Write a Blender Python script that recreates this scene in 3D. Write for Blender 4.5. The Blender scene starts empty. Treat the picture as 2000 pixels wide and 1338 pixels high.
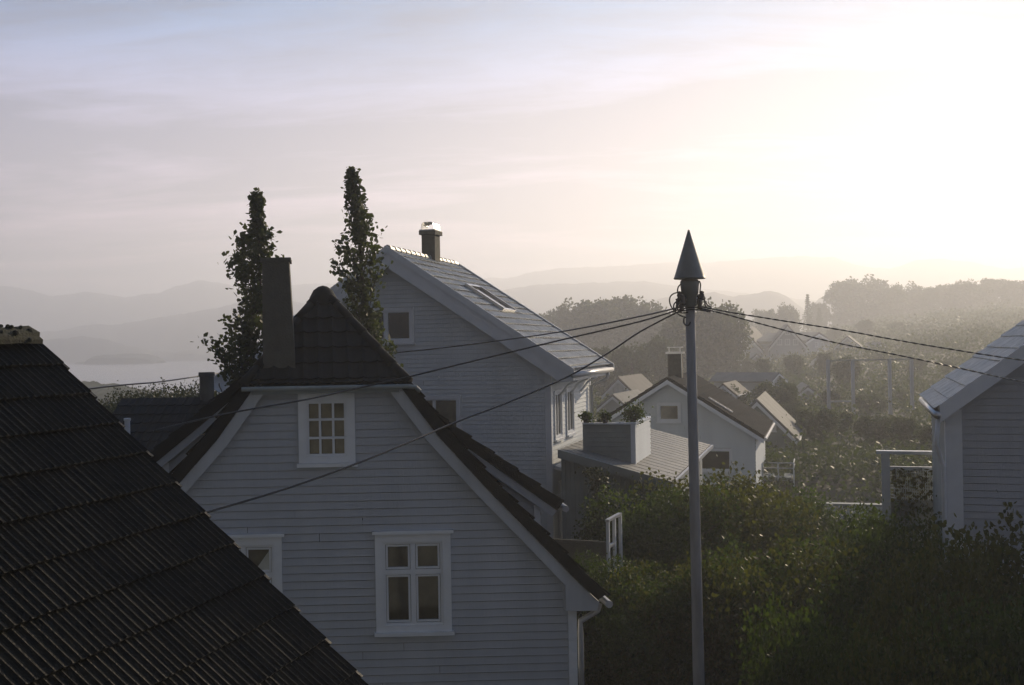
import bpy, math, random
import numpy as np
from mathutils import Vector, Matrix

random.seed(7); RNG = np.random.default_rng(7)
S = bpy.context.scene
COL = S.collection
R = math.radians

# ------------------------------------------------------------------ camera
F = 2100.0                        # focal length in pixels of the 2000 px wide photograph
CAMZ = 14.0                       # metres above the sea
ROLL, PITCH = R(1.0), R(0.22)
cam = bpy.data.cameras.new('camera'); cam_o = bpy.data.objects.new('camera', cam); COL.objects.link(cam_o)
cam.sensor_width = 36; cam.lens = 36 * F / 2000; cam.clip_start = 0.1; cam.clip_end = 20000
fw = Vector((0, math.cos(PITCH), math.sin(PITCH)))
rt0 = Vector((1, 0, 0)); up0 = rt0.cross(fw)
rt = rt0 * math.cos(ROLL) - up0 * math.sin(ROLL)
up = up0 * math.cos(ROLL) + rt0 * math.sin(ROLL)
cam_o.matrix_world = Matrix(((rt.x, up.x, -fw.x, 0), (rt.y, up.y, -fw.y, 0), (rt.z, up.z, -fw.z, CAMZ), (0, 0, 0, 1)))
S.camera = cam_o

# ------------------------------------------------------------------ light
SUN_AZ, SUN_EL = R(33), R(17.5)
SUN_DIR = Vector((math.sin(SUN_AZ) * math.cos(SUN_EL), math.cos(SUN_AZ) * math.cos(SUN_EL), math.sin(SUN_EL)))
sl = bpy.data.lights.new('sun', 'SUN'); sl.energy = 5.0; sl.angle = R(0.5); sl.color = (1.0, 0.82, 0.58)
so = bpy.data.objects.new('sun', sl); COL.objects.link(so)
so.rotation_euler = (-SUN_DIR).to_track_quat('-Z', 'Y').to_euler()

SKY_STRENGTH = 0.10
VEIL, VEIL_BACK = 0.975, 0.10
VEIL_LOW, VEIL_HIGH = (5.2, 4.3, 5.3, 1), (0.03, 1.0, 2.9, 1)
w = bpy.data.worlds.new('World'); S.world = w; w.use_nodes = True
nt = w.node_tree; nt.nodes.clear()
def N(nt, t, **k):
    n = nt.nodes.new(t)
    for a, b in k.items():
        if a in n.inputs: n.inputs[a].default_value = b
        else: setattr(n, a, b)
    return n
out = N(nt, 'ShaderNodeOutputWorld'); bg = N(nt, 'ShaderNodeBackground'); bg.inputs['Strength'].default_value = SKY_STRENGTH
sky = N(nt, 'ShaderNodeTexSky'); sky.sky_type = 'NISHITA'; sky.sun_disc = False
sky.sun_elevation = SUN_EL; sky.sun_rotation = SUN_AZ; sky.altitude = 50
sky.air_density = 1.3; sky.dust_density = 0.5; sky.ozone_density = 3.0
tc = N(nt, 'ShaderNodeTexCoord')
# cirrus: noise stretched on a high plane seen from below
sep = N(nt, 'ShaderNodeSeparateXYZ'); nt.links.new(tc.outputs['Generated'], sep.inputs[0])
mz = N(nt, 'ShaderNodeMath', operation='ADD'); mz.inputs[1].default_value = 0.12; nt.links.new(sep.outputs['Z'], mz.inputs[0])
mz2 = N(nt, 'ShaderNodeMath', operation='MAXIMUM'); mz2.inputs[1].default_value = 0.05; nt.links.new(mz.outputs[0], mz2.inputs[0])
dv = N(nt, 'ShaderNodeVectorMath', operation='DIVIDE'); nt.links.new(tc.outputs['Generated'], dv.inputs[0])
cb = N(nt, 'ShaderNodeCombineXYZ')
for i in range(3): nt.links.new(mz2.outputs[0], cb.inputs[i])
nt.links.new(cb.outputs[0], dv.inputs[1])
mp = N(nt, 'ShaderNodeMapping'); mp.inputs['Rotation'].default_value = (0, 0, R(14)); mp.inputs['Scale'].default_value = (0.55, 1.5, 0.4)
mp.inputs['Location'].default_value = (3.1, 1.3, 0)
nt.links.new(dv.outputs[0], mp.inputs[0])
n1 = N(nt, 'ShaderNodeTexNoise', Scale=1.5, Detail=7.0, Roughness=0.52, Distortion=0.6); nt.links.new(mp.outputs[0], n1.inputs['Vector'])
n2 = N(nt, 'ShaderNodeTexNoise', Scale=6.0, Detail=5.0, Roughness=0.6, Distortion=1.5); nt.links.new(mp.outputs[0], n2.inputs['Vector'])
mm = N(nt, 'ShaderNodeMath', operation='MULTIPLY_ADD'); mm.inputs[1].default_value = 0.22
nt.links.new(n2.outputs[0], mm.inputs[0]); nt.links.new(n1.outputs[0], mm.inputs[2])
rp = N(nt, 'ShaderNodeMapRange'); rp.inputs['From Min'].default_value = 0.57; rp.inputs['From Max'].default_value = 0.77
rp.inputs['To Min'].default_value = 0.0; rp.inputs['To Max'].default_value = 1.0
nt.links.new(mm.outputs[0], rp.inputs['Value'])
# thin cirrus scatters the sky's own brightness: paler, slightly rosy
bw = N(nt, 'ShaderNodeRGBToBW'); nt.links.new(sky.outputs[0], bw.inputs[0])
cl = N(nt, 'ShaderNodeVectorMath', operation='MULTIPLY'); cl.inputs[1].default_value = (1.42, 1.26, 1.24)
nt.links.new(bw.outputs[0], cl.inputs[0])
mix = N(nt, 'ShaderNodeMix', data_type='RGBA'); nt.links.new(rp.outputs[0], mix.inputs['Factor'])
nt.links.new(sky.outputs[0], mix.inputs[6]); nt.links.new(cl.outputs[0], mix.inputs[7])
# thin high veil, brighter towards the sun than away from it, rosy low down and bluer overhead
dt = N(nt, 'ShaderNodeVectorMath', operation='DOT_PRODUCT'); dt.inputs[1].default_value = tuple(SUN_DIR); nt.links.new(tc.outputs['Generated'], dt.inputs[0])
vr = N(nt, 'ShaderNodeMapRange', interpolation_type='SMOOTHSTEP'); vr.inputs['From Min'].default_value = -0.3; vr.inputs['From Max'].default_value = 0.65
vr.inputs['To Min'].default_value = VEIL_BACK; vr.inputs['To Max'].default_value = 1.0; nt.links.new(dt.outputs['Value'], vr.inputs['Value'])
er = N(nt, 'ShaderNodeMapRange'); er.inputs['From Min'].default_value = 0.0; er.inputs['From Max'].default_value = 0.30; nt.links.new(sep.outputs['Z'], er.inputs['Value'])
vc = N(nt, 'ShaderNodeMix', data_type='RGBA'); vc.inputs[6].default_value = VEIL_LOW; vc.inputs[7].default_value = VEIL_HIGH
nt.links.new(er.outputs[0], vc.inputs['Factor'])
vs = N(nt, 'ShaderNodeVectorMath', operation='SCALE'); nt.links.new(vc.outputs[2], vs.inputs[0]); nt.links.new(vr.outputs[0], vs.inputs['Scale'])
veil = N(nt, 'ShaderNodeMix', data_type='RGBA'); veil.inputs['Factor'].default_value = VEIL
nt.links.new(sky.outputs[0], veil.inputs[6]); nt.links.new(vs.outputs[0], veil.inputs[7])
cc = N(nt, 'ShaderNodeVectorMath', operation='MULTIPLY'); cc.inputs[1].default_value = (2.7, 2.2, 1.95); nt.links.new(veil.outputs[2], cc.inputs[0])
cm = N(nt, 'ShaderNodeMix', data_type='RGBA'); nt.links.new(rp.outputs[0], cm.inputs['Factor'])
nt.links.new(veil.outputs[2], cm.inputs[6]); nt.links.new(cc.outputs[0], cm.inputs[7])
nt.links.new(cm.outputs[2], bg.inputs['Color']); nt.links.new(bg.outputs[0], out.inputs[0])

S.view_settings.view_transform = 'Standard'; S.view_settings.look = 'None'
S.view_settings.exposure = 0.47; S.view_settings.gamma = 1
S.cycles.max_bounces = 6; S.cycles.diffuse_bounces = 3; S.cycles.glossy_bounces = 3
S.cycles.transparent_max_bounces = 12; S.cycles.volume_bounces = 1
S.cycles.sample_clamp_indirect = 4
S.cycles.use_denoising = True

# ------------------------------------------------------------------ helpers
def ray(px, py): return fw + rt * ((px - 1000) / F) + up * ((669 - py) / F)
def at(px, py, Y):
    d = ray(px, py); return Vector((0, 0, CAMZ)) + d * (Y / d.y)

def tag(o, label=None, cat=None, group=None, kind=None):
    for k, v in (('label', label), ('category', cat), ('group', group), ('kind', kind)):
        if v: o[k] = v
    return o

class Frame:
    """A building's own axes: x to the right along its front, y away from the camera, z up; origin at its base."""
    def __init__(s, name, px, Y, az, ground, label, cat, group=None):
        p = at(px, 690, Y); s.o = Vector((p.x, Y, ground)); s.az = R(az)
        s.u = Vector((math.cos(s.az), -math.sin(s.az), 0)); s.v = Vector((math.sin(s.az), math.cos(s.az), 0))
        e = bpy.data.objects.new(name, None); COL.objects.link(e); e.empty_display_size = 0.5
        e.location = s.o; e.rotation_euler = (0, 0, -s.az); s.e = e
        tag(e, label, cat, group)
    def hit(s, px, py, v=0.0):            # where a sight line meets the plane y = v of this building
        d = ray(px, py); c = Vector((0, 0, CAMZ)) - s.o
        t = (v - c.dot(s.v)) / d.dot(s.v); q = c + d * t
        return q.dot(s.u), q.z
    def hitu(s, px, py, u):               # ... the plane x = u
        d = ray(px, py); c = Vector((0, 0, CAMZ)) - s.o
        t = (u - c.dot(s.u)) / d.dot(s.u); q = c + d * t
        return q.dot(s.v), q.z

class MB:
    def __init__(s): s.v = []; s.f = []
    def poly(s, pts):
        b = len(s.v); s.v += [tuple(p) for p in pts]; s.f.append(tuple(range(b, b + len(pts)))); return s
    def box(s, x0, x1, y0, y1, z0, z1):
        b = len(s.v)
        s.v += [(x, y, z) for z in (z0, z1) for y in (y0, y1) for x in (x0, x1)]
        s.f += [tuple(b + i for i in q) for q in ((0, 2, 3, 1), (4, 5, 7, 6), (0, 1, 5, 4), (2, 6, 7, 3), (0, 4, 6, 2), (1, 3, 7, 5))]
        return s
    def hexa(s, p):                       # 8 points: bottom loop of 4, top loop of 4
        b = len(s.v); s.v += [tuple(q) for q in p]
        s.f += [tuple(b + i for i in q) for q in ((3, 2, 1, 0), (4, 5, 6, 7), (0, 1, 5, 4), (1, 2, 6, 5), (2, 3, 7, 6), (3, 0, 4, 7))]
        return s
    def prism(s, a, b_):                  # two matching loops
        n = len(a); b = len(s.v); s.v += [tuple(q) for q in a] + [tuple(q) for q in b_]
        s.f.append(tuple(b + i for i in reversed(range(n)))); s.f.append(tuple(b + n + i for i in range(n)))
        for i in range(n):
            j = (i + 1) % n; s.f.append((b + i, b + j, b + n + j, b + n + i))
        return s
    def tube(s, pts, r, n=8, cap=True):
        pts = [Vector(p) for p in pts]; m = len(pts)
        rs = r if isinstance(r, (list, tuple)) else [r] * m
        b = len(s.v); prev = None
        for i, p in enumerate(pts):
            t = (pts[min(i + 1, m - 1)] - pts[max(i - 1, 0)]).normalized()
            if prev is None:
                a = t.cross(Vector((0, 0, 1)))
                if a.length < 0.05: a = t.cross(Vector((1, 0, 0)))
                a.normalize()
            else: a = (prev - t * prev.dot(t)).normalized()
            prev = a; c = t.cross(a)
            for k in range(n):
                q = 2 * math.pi * k / n; s.v.append(tuple(p + (a * math.cos(q) + c * math.sin(q)) * rs[i]))
        for i in range(m - 1):
            for k in range(n):
                k2 = (k + 1) % n; s.f.append((b + i * n + k, b + i * n + k2, b + (i + 1) * n + k2, b + (i + 1) * n + k))
        if cap:
            s.f.append(tuple(b + k for k in reversed(range(n)))); s.f.append(tuple(b + (m - 1) * n + k for k in range(n)))
        return s
    def lathe(s, c, prof, n=16):          # (r, z) profile round a vertical axis through c
        b = len(s.v)
        for r_, z in prof:
            for k in range(n):
                q = 2 * math.pi * k / n; s.v.append((c[0] + r_ * math.cos(q), c[1] + r_ * math.sin(q), c[2] + z))
        for i in range(len(prof) - 1):
            for k in range(n):
                k2 = (k + 1) % n; s.f.append((b + i * n + k, b + i * n + k2, b + (i + 1) * n + k2, b + (i + 1) * n + k))
        return s
    def build(s, name, mat, parent=None, smooth=False):
        me = bpy.data.meshes.new(name); me.from_pydata(s.v, [], s.f); me.validate()
        if mat: me.materials.append(mat)
        if smooth: me.polygons.foreach_set('use_smooth', [True] * len(me.polygons))
        o = bpy.data.objects.new(name, me); COL.objects.link(o)
        if parent: o.parent = parent
        return o

def quads_object(name, V, mat, parent=None, nper=4):
    """V: (n*nper, 3) array, each run of nper vertices is one face."""
    n = len(V) // nper
    me = bpy.data.meshes.new(name)
    me.vertices.add(n * nper); me.vertices.foreach_set('co', V.astype(np.float32).ravel())
    me.loops.add(n * nper); me.loops.foreach_set('vertex_index', np.arange(n * nper, dtype=np.int32))
    me.polygons.add(n); me.polygons.foreach_set('loop_start', np.arange(0, n * nper, nper, dtype=np.int32))
    me.polygons.foreach_set('loop_total', np.full(n, nper, dtype=np.int32))
    me.materials.append(mat); me.update(); me.validate()
    o = bpy.data.objects.new(name, me); COL.objects.link(o)
    if parent: o.parent = parent
    return o

# ------------------------------------------------------------------ materials
def mat(name, col, rough=0.7, var=0.25, scale=3.0, bump=0.0, bscale=40.0, metal=0.0, spec=0.4, col2=None, streak=False):
    m = bpy.data.materials.new(name); m.use_nodes = True; t = m.node_tree
    b = t.nodes['Principled BSDF']; b.inputs['Roughness'].default_value = rough
    b.inputs['Metallic'].default_value = metal; b.inputs['Specular IOR Level'].default_value = spec
    tc = N(t, 'ShaderNodeTexCoord'); mp = N(t, 'ShaderNodeMapping'); t.links.new(tc.outputs['Object'], mp.inputs[0])
    if streak: mp.inputs['Scale'].default_value = (1, 1, 0.18)
    n = N(t, 'ShaderNodeTexNoise', Scale=scale, Detail=6.0, Roughness=0.6); t.links.new(mp.outputs[0], n.inputs['Vector'])
    mr = N(t, 'ShaderNodeMapRange'); mr.inputs['From Min'].default_value = 0.32; mr.inputs['From Max'].default_value = 0.68
    t.links.new(n.outputs[0], mr.inputs['Value'])
    mx = N(t, 'ShaderNodeMix', data_type='RGBA'); t.links.new(mr.outputs[0], mx.inputs['Factor'])
    c2 = col2 or tuple(c * (1 - var) for c in col)
    mx.inputs[6].default_value = (*c2, 1); mx.inputs[7].default_value = (*col, 1)
    t.links.new(mx.outputs[2], b.inputs['Base Color'])
    if bump:
        n2 = N(t, 'ShaderNodeTexNoise', Scale=bscale, Detail=4.0); t.links.new(mp.outputs[0], n2.inputs['Vector'])
        bm = N(t, 'ShaderNodeBump'); bm.inputs['Strength'].default_value = bump; bm.inputs['Distance'].default_value = 0.02
        t.links.new(n2.outputs[0], bm.inputs['Height']); t.links.new(bm.outputs[0], b.inputs['Normal'])
    return m

def leafmat(name, col, col2, trans=0.35, scale=1.2):
    m = bpy.data.materials.new(name); m.use_nodes = True; t = m.node_tree
    b = t.nodes['Principled BSDF']; o = t.nodes['Material Output']; b.inputs['Roughness'].default_value = 0.55
    b.inputs['Specular IOR Level'].default_value = 0.25
    tc = N(t, 'ShaderNodeNewGeometry')
    n = N(t, 'ShaderNodeTexNoise', Scale=scale, Detail=5.0, Roughness=0.75); t.links.new(tc.outputs['Position'], n.inputs['Vector'])
    mr = N(t, 'ShaderNodeMapRange'); mr.inputs['From Min'].default_value = 0.3; mr.inputs['From Max'].default_value = 0.7
    t.links.new(n.outputs[0], mr.inputs['Value'])
    ri = N(t, 'ShaderNodeMath', operation='MULTIPLY_ADD'); ri.inputs[1].default_value = 0.5
    t.links.new(tc.outputs['Random Per Island'], ri.inputs[0])
    sc = N(t, 'ShaderNodeMath', operation='MULTIPLY'); sc.inputs[1].default_value = 0.6; t.links.new(mr.outputs[0], sc.inputs[0])
    t.links.new(sc.outputs[0], ri.inputs[2])
    mx = N(t, 'ShaderNodeMix', data_type='RGBA'); t.links.new(ri.outputs[0], mx.inputs['Factor'])
    mx.inputs[6].default_value = (*col, 1); mx.inputs[7].default_value = (*col2, 1)
    t.links.new(mx.outputs[2], b.inputs['Base Color'])
    tr = N(t, 'ShaderNodeBsdfTranslucent')
    tm = N(t, 'ShaderNodeMix', data_type='RGBA', blend_type='MULTIPLY'); tm.inputs['Factor'].default_value = 1
    t.links.new(mx.outputs[2], tm.inputs[6]); tm.inputs[7].default_value = (1.5, 1.7, 0.7, 1)
    t.links.new(tm.outputs[2], tr.inputs['Color'])
    ms = N(t, 'ShaderNodeMixShader'); ms.inputs[0].default_value = trans
    t.links.new(b.outputs[0], ms.inputs[1]); t.links.new(tr.outputs[0], ms.inputs[2]); t.links.new(ms.outputs[0], o.inputs['Surface'])
    return m

M = dict(
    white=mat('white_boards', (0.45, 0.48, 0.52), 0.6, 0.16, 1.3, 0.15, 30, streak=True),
    trim=mat('white_trim', (0.76, 0.79, 0.82), 0.5, 0.12, 2.0),
    board_trim=mat('weathered_white_trim', (0.50, 0.53, 0.56), 0.6, 0.2, 2.5, streak=True),
    mid=mat('weathered_white_boards_glare', (0.66, 0.71, 0.74), 0.6, 0.16, 0.9, 0.15, 30, streak=True),  # same white paint as above, lightened to put glare into the colour
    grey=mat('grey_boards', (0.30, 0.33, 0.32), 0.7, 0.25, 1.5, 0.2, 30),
    dark_tile=mat('dark_roof_tile', (0.017, 0.014, 0.007), 0.5, 0.5, 9.0, 0.5, 60, col2=(0.006, 0.005, 0.0025), spec=0.13),
    moss=mat('mossy_ridge_tile', (0.055, 0.055, 0.03), 0.95, 0.5, 14.0, 1.0, 70, col2=(0.03, 0.028, 0.02)),
    brown_tile=mat('brown_roof_tile', (0.016, 0.015, 0.012), 0.9, 0.4, 6.0, 0.4, 60),
    grey_tile=mat('grey_roof_tile', (0.40, 0.41, 0.39), 0.38, 0.5, 4.0, 0.4, 50),
    brick=mat('rendered_chimney', (0.13, 0.12, 0.09), 0.9, 0.35, 6.0, 0.6, 40),
    darkrender=mat('dark_rendered_chimney', (0.12, 0.115, 0.095), 0.9, 0.3, 3.0, 0.6, 40),
    metal=mat('galvanised_metal', (0.55, 0.55, 0.55), 0.28, 0.15, 6.0, metal=0.9),
    gutter=mat('painted_gutter', (0.5, 0.5, 0.5), 0.3, 0.1, 4.0, spec=0.6),
    pane=mat('window_pane', (0.17, 0.145, 0.09), 0.06, 0.55, 2.6, spec=0.6),  # noise in the tan colour stands in for uneven reflections
    pane_dark=mat('dark_window_pane', (0.07, 0.062, 0.045), 0.06, 0.6, 2.6, spec=0.6),  # blotches in this colour stand in for reflections too
    curtain=mat('white_curtain', (0.55, 0.55, 0.48), 0.9, 0.2, 5.0),
    wood=mat('grey_weathered_pole', (0.38, 0.37, 0.36), 0.8, 0.4, 5.0, 0.5, 30, streak=True),
    polecap=mat('pole_cap_sheet', (0.23, 0.23, 0.21), 0.5, 0.2, 4.0, metal=0.3),
    rubber=mat('black_cable', (0.025, 0.025, 0.025), 0.35, 0.2, 5.0),
    bare=mat('bare_twisted_cable', (0.16, 0.155, 0.15), 0.22, 0.2, 5.0, metal=0.85),
    ceramic=mat('brown_insulator', (0.05, 0.035, 0.03), 0.25, 0.2, 5.0, spec=0.6),
    felt=mat('roofing_felt', (0.20, 0.20, 0.19), 0.55, 0.3, 3.0, 0.3, 40),
    bark=mat('tree_bark', (0.07, 0.055, 0.04), 0.9, 0.4, 8.0, 0.6, 30),
    soil=mat('grassy_ground', (0.045, 0.055, 0.025), 0.95, 0.5, 0.25, 0.5, 5, col2=(0.06, 0.05, 0.03)),
    hill=mat('wooded_hillside', (0.03, 0.04, 0.028), 0.95, 0.4, 0.02, 0.0, col2=(0.03, 0.04, 0.03)),
    rock=mat('shore_rock', (0.16, 0.15, 0.14), 0.9, 0.4, 0.2),
    far_white=mat('far_white_wall', (0.50, 0.53, 0.57), 0.7, 0.1, 0.5),
    far_roof=mat('far_roof', (0.08, 0.075, 0.07), 0.85, 0.3, 1.0),
    far_roof2=mat('far_grey_roof', (0.17, 0.17, 0.16), 0.85, 0.3, 1.0),
    lf_poplar=leafmat('poplar_leaf', (0.035, 0.045, 0.016), (0.075, 0.085, 0.03), 0.30, 2.0),
    lf_bush=leafmat('bush_leaf', (0.020, 0.030, 0.008), (0.066, 0.090, 0.022), 0.42, 1.3),
    lf_olive=leafmat('olive_bush_leaf', (0.028, 0.030, 0.008), (0.092, 0.088, 0.024), 0.42, 1.3),
    lf_far=leafmat('far_leaf', (0.03, 0.042, 0.015), (0.07, 0.085, 0.03), 0.30, 0.25),
    lf_dark=leafmat('dark_leaf', (0.02, 0.026, 0.01), (0.045, 0.05, 0.018), 0.2, 0.8),
)

# ------------------------------------------------------------------ setting
def smooth(a, b, x):
    t = min(1, max(0, (x - a) / (b - a))); return t * t * (3 - 2 * t)
def h2(x, y):                             # cheap smooth noise
    return (math.sin(x * 1.3 + 2.1 * math.sin(y * .9)) + math.sin(y * 1.7 + 1.3 * math.sin(x * 1.1 + 1)) + .5 * math.sin(2.9 * x + 1.7 * y)) / 2.5
def ground_z(x, y):
    a = x / (abs(y) + 30)
    left = smooth(0.0, 0.30, -a); right = smooth(0.10, 0.42, a)
    z = 8.2 + 0.25 * h2(x * .12, y * .12)
    z -= left * 8.2 * smooth(60, 400, y)
    z -= 2.3 * smooth(1.3, 3.2, x) * (1 - smooth(34, 46, y)) * smooth(-6, 2, y)
    z += right * (6 * smooth(60, 190, y) + 9 * smooth(170, 400, y))
    z -= 9 * (1 - right) * smooth(330, 470, y)
    z -= 9 * (1 - right) * smooth(330, 460, abs(x))
    return max(z, -2.6)
m = MB(); xs = list(range(-640, 641, 10)); ys = list(range(-200, 641, 8)); nx = len(xs)
for y in ys:
    for x in xs: m.v.append((x, y, ground_z(x, y)))
for j in range(len(ys) - 1):
    for i in range(nx - 1): m.f.append((j * nx + i, j * nx + i + 1, (j + 1) * nx + i + 1, (j + 1) * nx + i))
tag(m.build('ground', M['soil'], smooth=True), kind='structure')

wm = bpy.data.materials.new('sea_water'); wm.use_nodes = True; t = wm.node_tree; b = t.nodes['Principled BSDF']
b.inputs['Base Color'].default_value = (0.09, 0.13, 0.19, 1); b.inputs['Roughness'].default_value = 0.15; b.inputs['IOR'].default_value = 1.33
tcw = N(t, 'ShaderNodeTexCoord')
mpw = N(t, 'ShaderNodeMapping'); mpw.inputs['Scale'].default_value = (0.5, 1.0, 1); t.links.new(tcw.outputs['Object'], mpw.inputs[0])
nw = N(t, 'ShaderNodeTexNoise', Scale=0.6, Detail=4.0); t.links.new(mpw.outputs[0], nw.inputs['Vector'])
mpw2 = N(t, 'ShaderNodeMapping'); mpw2.inputs['Scale'].default_value = (0.0012, 0.007, 1); t.links.new(tcw.outputs['Object'], mpw2.inputs[0])
nw2 = N(t, 'ShaderNodeTexNoise', Scale=1.0, Detail=3.0); t.links.new(mpw2.outputs[0], nw2.inputs['Vector'])
mrw = N(t, 'ShaderNodeMapRange'); mrw.inputs['From Min'].default_value = .35; mrw.inputs['From Max'].default_value = .65
mrw.inputs['To Min'].default_value = 0.03; mrw.inputs['To Max'].default_value = 0.22
t.links.new(nw2.outputs[0], mrw.inputs['Value'])
bw_ = N(t, 'ShaderNodeBump'); bw_.inputs['Distance'].default_value = 0.3
t.links.new(mrw.outputs[0], bw_.inputs['Strength']); t.links.new(nw.outputs[0], bw_.inputs['Height']); t.links.new(bw_.outputs[0], b.inputs['Normal'])
SEA = 7.5
tag(MB().poly([(-3900, -3900, SEA), (3900, -3900, SEA), (3900, 3900, SEA), (-3900, 3900, SEA)]).build('water', wm), kind='structure')

def interp(P, x):
    if x <= P[0][0]: return P[0][1]
    for (a, b_), (c, d) in zip(P, P[1:]):
        if x <= c: t_ = (x - a) / (c - a); return b_ + (d - b_) * t_
    return P[-1][1]

def hill(name, Y, prof, depth, label, rough=1.0, step=9):
    """A ridge whose crest runs through the given sight lines at distance Y, with slopes before and behind."""
    m = MB(); x0, x1 = prof[0][0], prof[-1][0]; cols = int((x1 - x0) / step) + 1; rows = 13
    for j in range(rows):
        q = j / (rows - 1) * 2 - 1
        for i in range(cols + 1):
            px = x0 + (x1 - x0) * i / cols
            yy = Y + q * depth; p = at(px, interp(prof, px), Y)
            top = p.z + rough * Y * 0.0012 * (h2(px * .09, Y * .01) + .6 * h2(px * .31, Y * .02 + 3))
            k = (1 - abs(q) ** 1.4)
            z = -2.5 + (top + 2.5) * k + (rough * Y * .006) * h2(px * .05 + j, j * 1.7) * k * (1 - k) * 2
            m.v.append((p.x * (yy / Y) if True else p.x, yy, z))
    for j in range(rows - 1):
        for i in range(cols): a = j * (cols + 1) + i; m.f.append((a, a + 1, a + cols + 2, a + cols + 1))
    return tag(m.build(name, M['hill'], smooth=True), label, kind='structure')

hill('mountains', 1750, [(-700, 600), (-300, 570), (-100, 548), (0, 558), (40, 562), (100, 578), (130, 576), (160, 570), (200, 573), (240, 581), (280, 575), (310, 572), (340, 560),
     (390, 547), (430, 552), (470, 562), (520, 563), (575, 556), (640, 553), (700, 560), (780, 566), (860, 556), (940, 545), (960, 541), (985, 545), (1040, 531),
     (1100, 523), (1200, 520), (1300, 513), (1380, 513), (1500, 503), (1560, 500), (1630, 503), (1680, 520), (1740, 525), (1790, 508), (1830, 505),
     (1900, 512), (1960, 525), (2000, 522), (2200, 540), (2700, 600)], 420, 'farthest pale mountain ridge along the horizon', 0.6)
hill('hills', 1150, [(-600, 640), (-200, 650), (40, 655), (90, 647), (130, 645), (160, 635), (230, 634), (300, 622), (400, 606), (470, 592), (560, 588), (640, 598),
     (760, 606), (880, 585), (960, 570), (1050, 556), (1150, 553), (1250, 549), (1330, 560), (1450, 572), (1600, 588), (1800, 600), (2300, 640)], 260,
     'paler middle range of hills beyond the fjord', 0.6)
hill('hills', 875, [(-500, 690), (-200, 672), (0, 668), (90, 664), (160, 657), (200, 661), (250, 676), (300, 685), (380, 690), (470, 696), (600, 700)], 60, 'low green-grey hill along the far shore', 0.5, 6)
hill('hills', 830, [(1180, 628), (1230, 602), (1270, 590), (1300, 582), (1350, 575), (1400, 572), (1430, 580), (1462, 576), (1500, 569), (1530, 574), (1552, 592), (1575, 608),
     (1600, 584), (1640, 566), (1700, 575), (1800, 585), (2000, 590), (2300, 620)], 60, 'rounded low hills behind the utility pole', 0.8, 6)

def island(Y, prof, depth, label, nm='island'):
    m = MB(); x0, x1 = prof[0][0], prof[-1][0]; cols = 70; rows = 9
    for j in range(rows):
        q = j / (rows - 1) * 2 - 1
        for i in range(cols + 1):
            px = x0 + (x1 - x0) * i / cols; p = at(px, interp(prof, px), Y)
            k = math.sqrt(max(0, 1 - q * q)); e = min(1, min(i, cols - i) / 4)
            z = 6.9 + (p.z - 6.9 + 0.7 * abs(h2(px * .9, 1 + j)) * e) * k
            m.v.append((p.x, Y + q * depth * (0.5 + .5 * math.sin(math.pi * i / cols)), z))
    for j in range(rows - 1):
        for i in range(cols): a = j * (cols + 1) + i; m.f.append((a, a + 1, a + cols + 2, a + cols + 1))
    return tag(m.build(nm, M['hill'], smooth=False), label, kind='structure')
island(690, [(176, 710), (184, 702), (190, 696), (205, 694), (230, 693), (260, 691), (285, 693), (303, 697), (314, 707)], 30, 'small wooded island in the middle of the water')
island(710, [(149, 709.5), (158, 707.5), (170, 708), (178, 709.5)], 8, 'tiny bare skerry beside the wooded island', 'skerry')
island(868, [(318, 700), (340, 692), (362, 685), (385, 684), (410, 686), (440, 688), (480, 700)], 40, 'low wooded headland behind the poplar')
island(145, [(120, 775), (160, 752), (180, 755), (205, 757), (230, 762), (252, 767), (300, 772)], 14, 'low dark near point reaching into the water', 'headland')

# haze: one closed box round everything
hm = bpy.data.materials.new('haze'); hm.use_nodes = True; t = hm.node_tree; t.nodes.clear()
ho = N(t, 'ShaderNodeOutputMaterial'); pv = N(t, 'ShaderNodeVolumePrincipled')
HAZE = 0.0015
pv.inputs['Density'].default_value = HAZE; pv.inputs['Color'].default_value = (0.92, 0.94, 1.0, 1); pv.inputs['Anisotropy'].default_value = 0.45
t.links.new(pv.outputs[0], ho.inputs['Volume'])
tag(MB().box(-4000, 4000, -4000, 4000, -4, 190).build('haze', hm), 'pale sunlit haze over the town and fjord', 'haze', kind='stuff')

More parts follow.
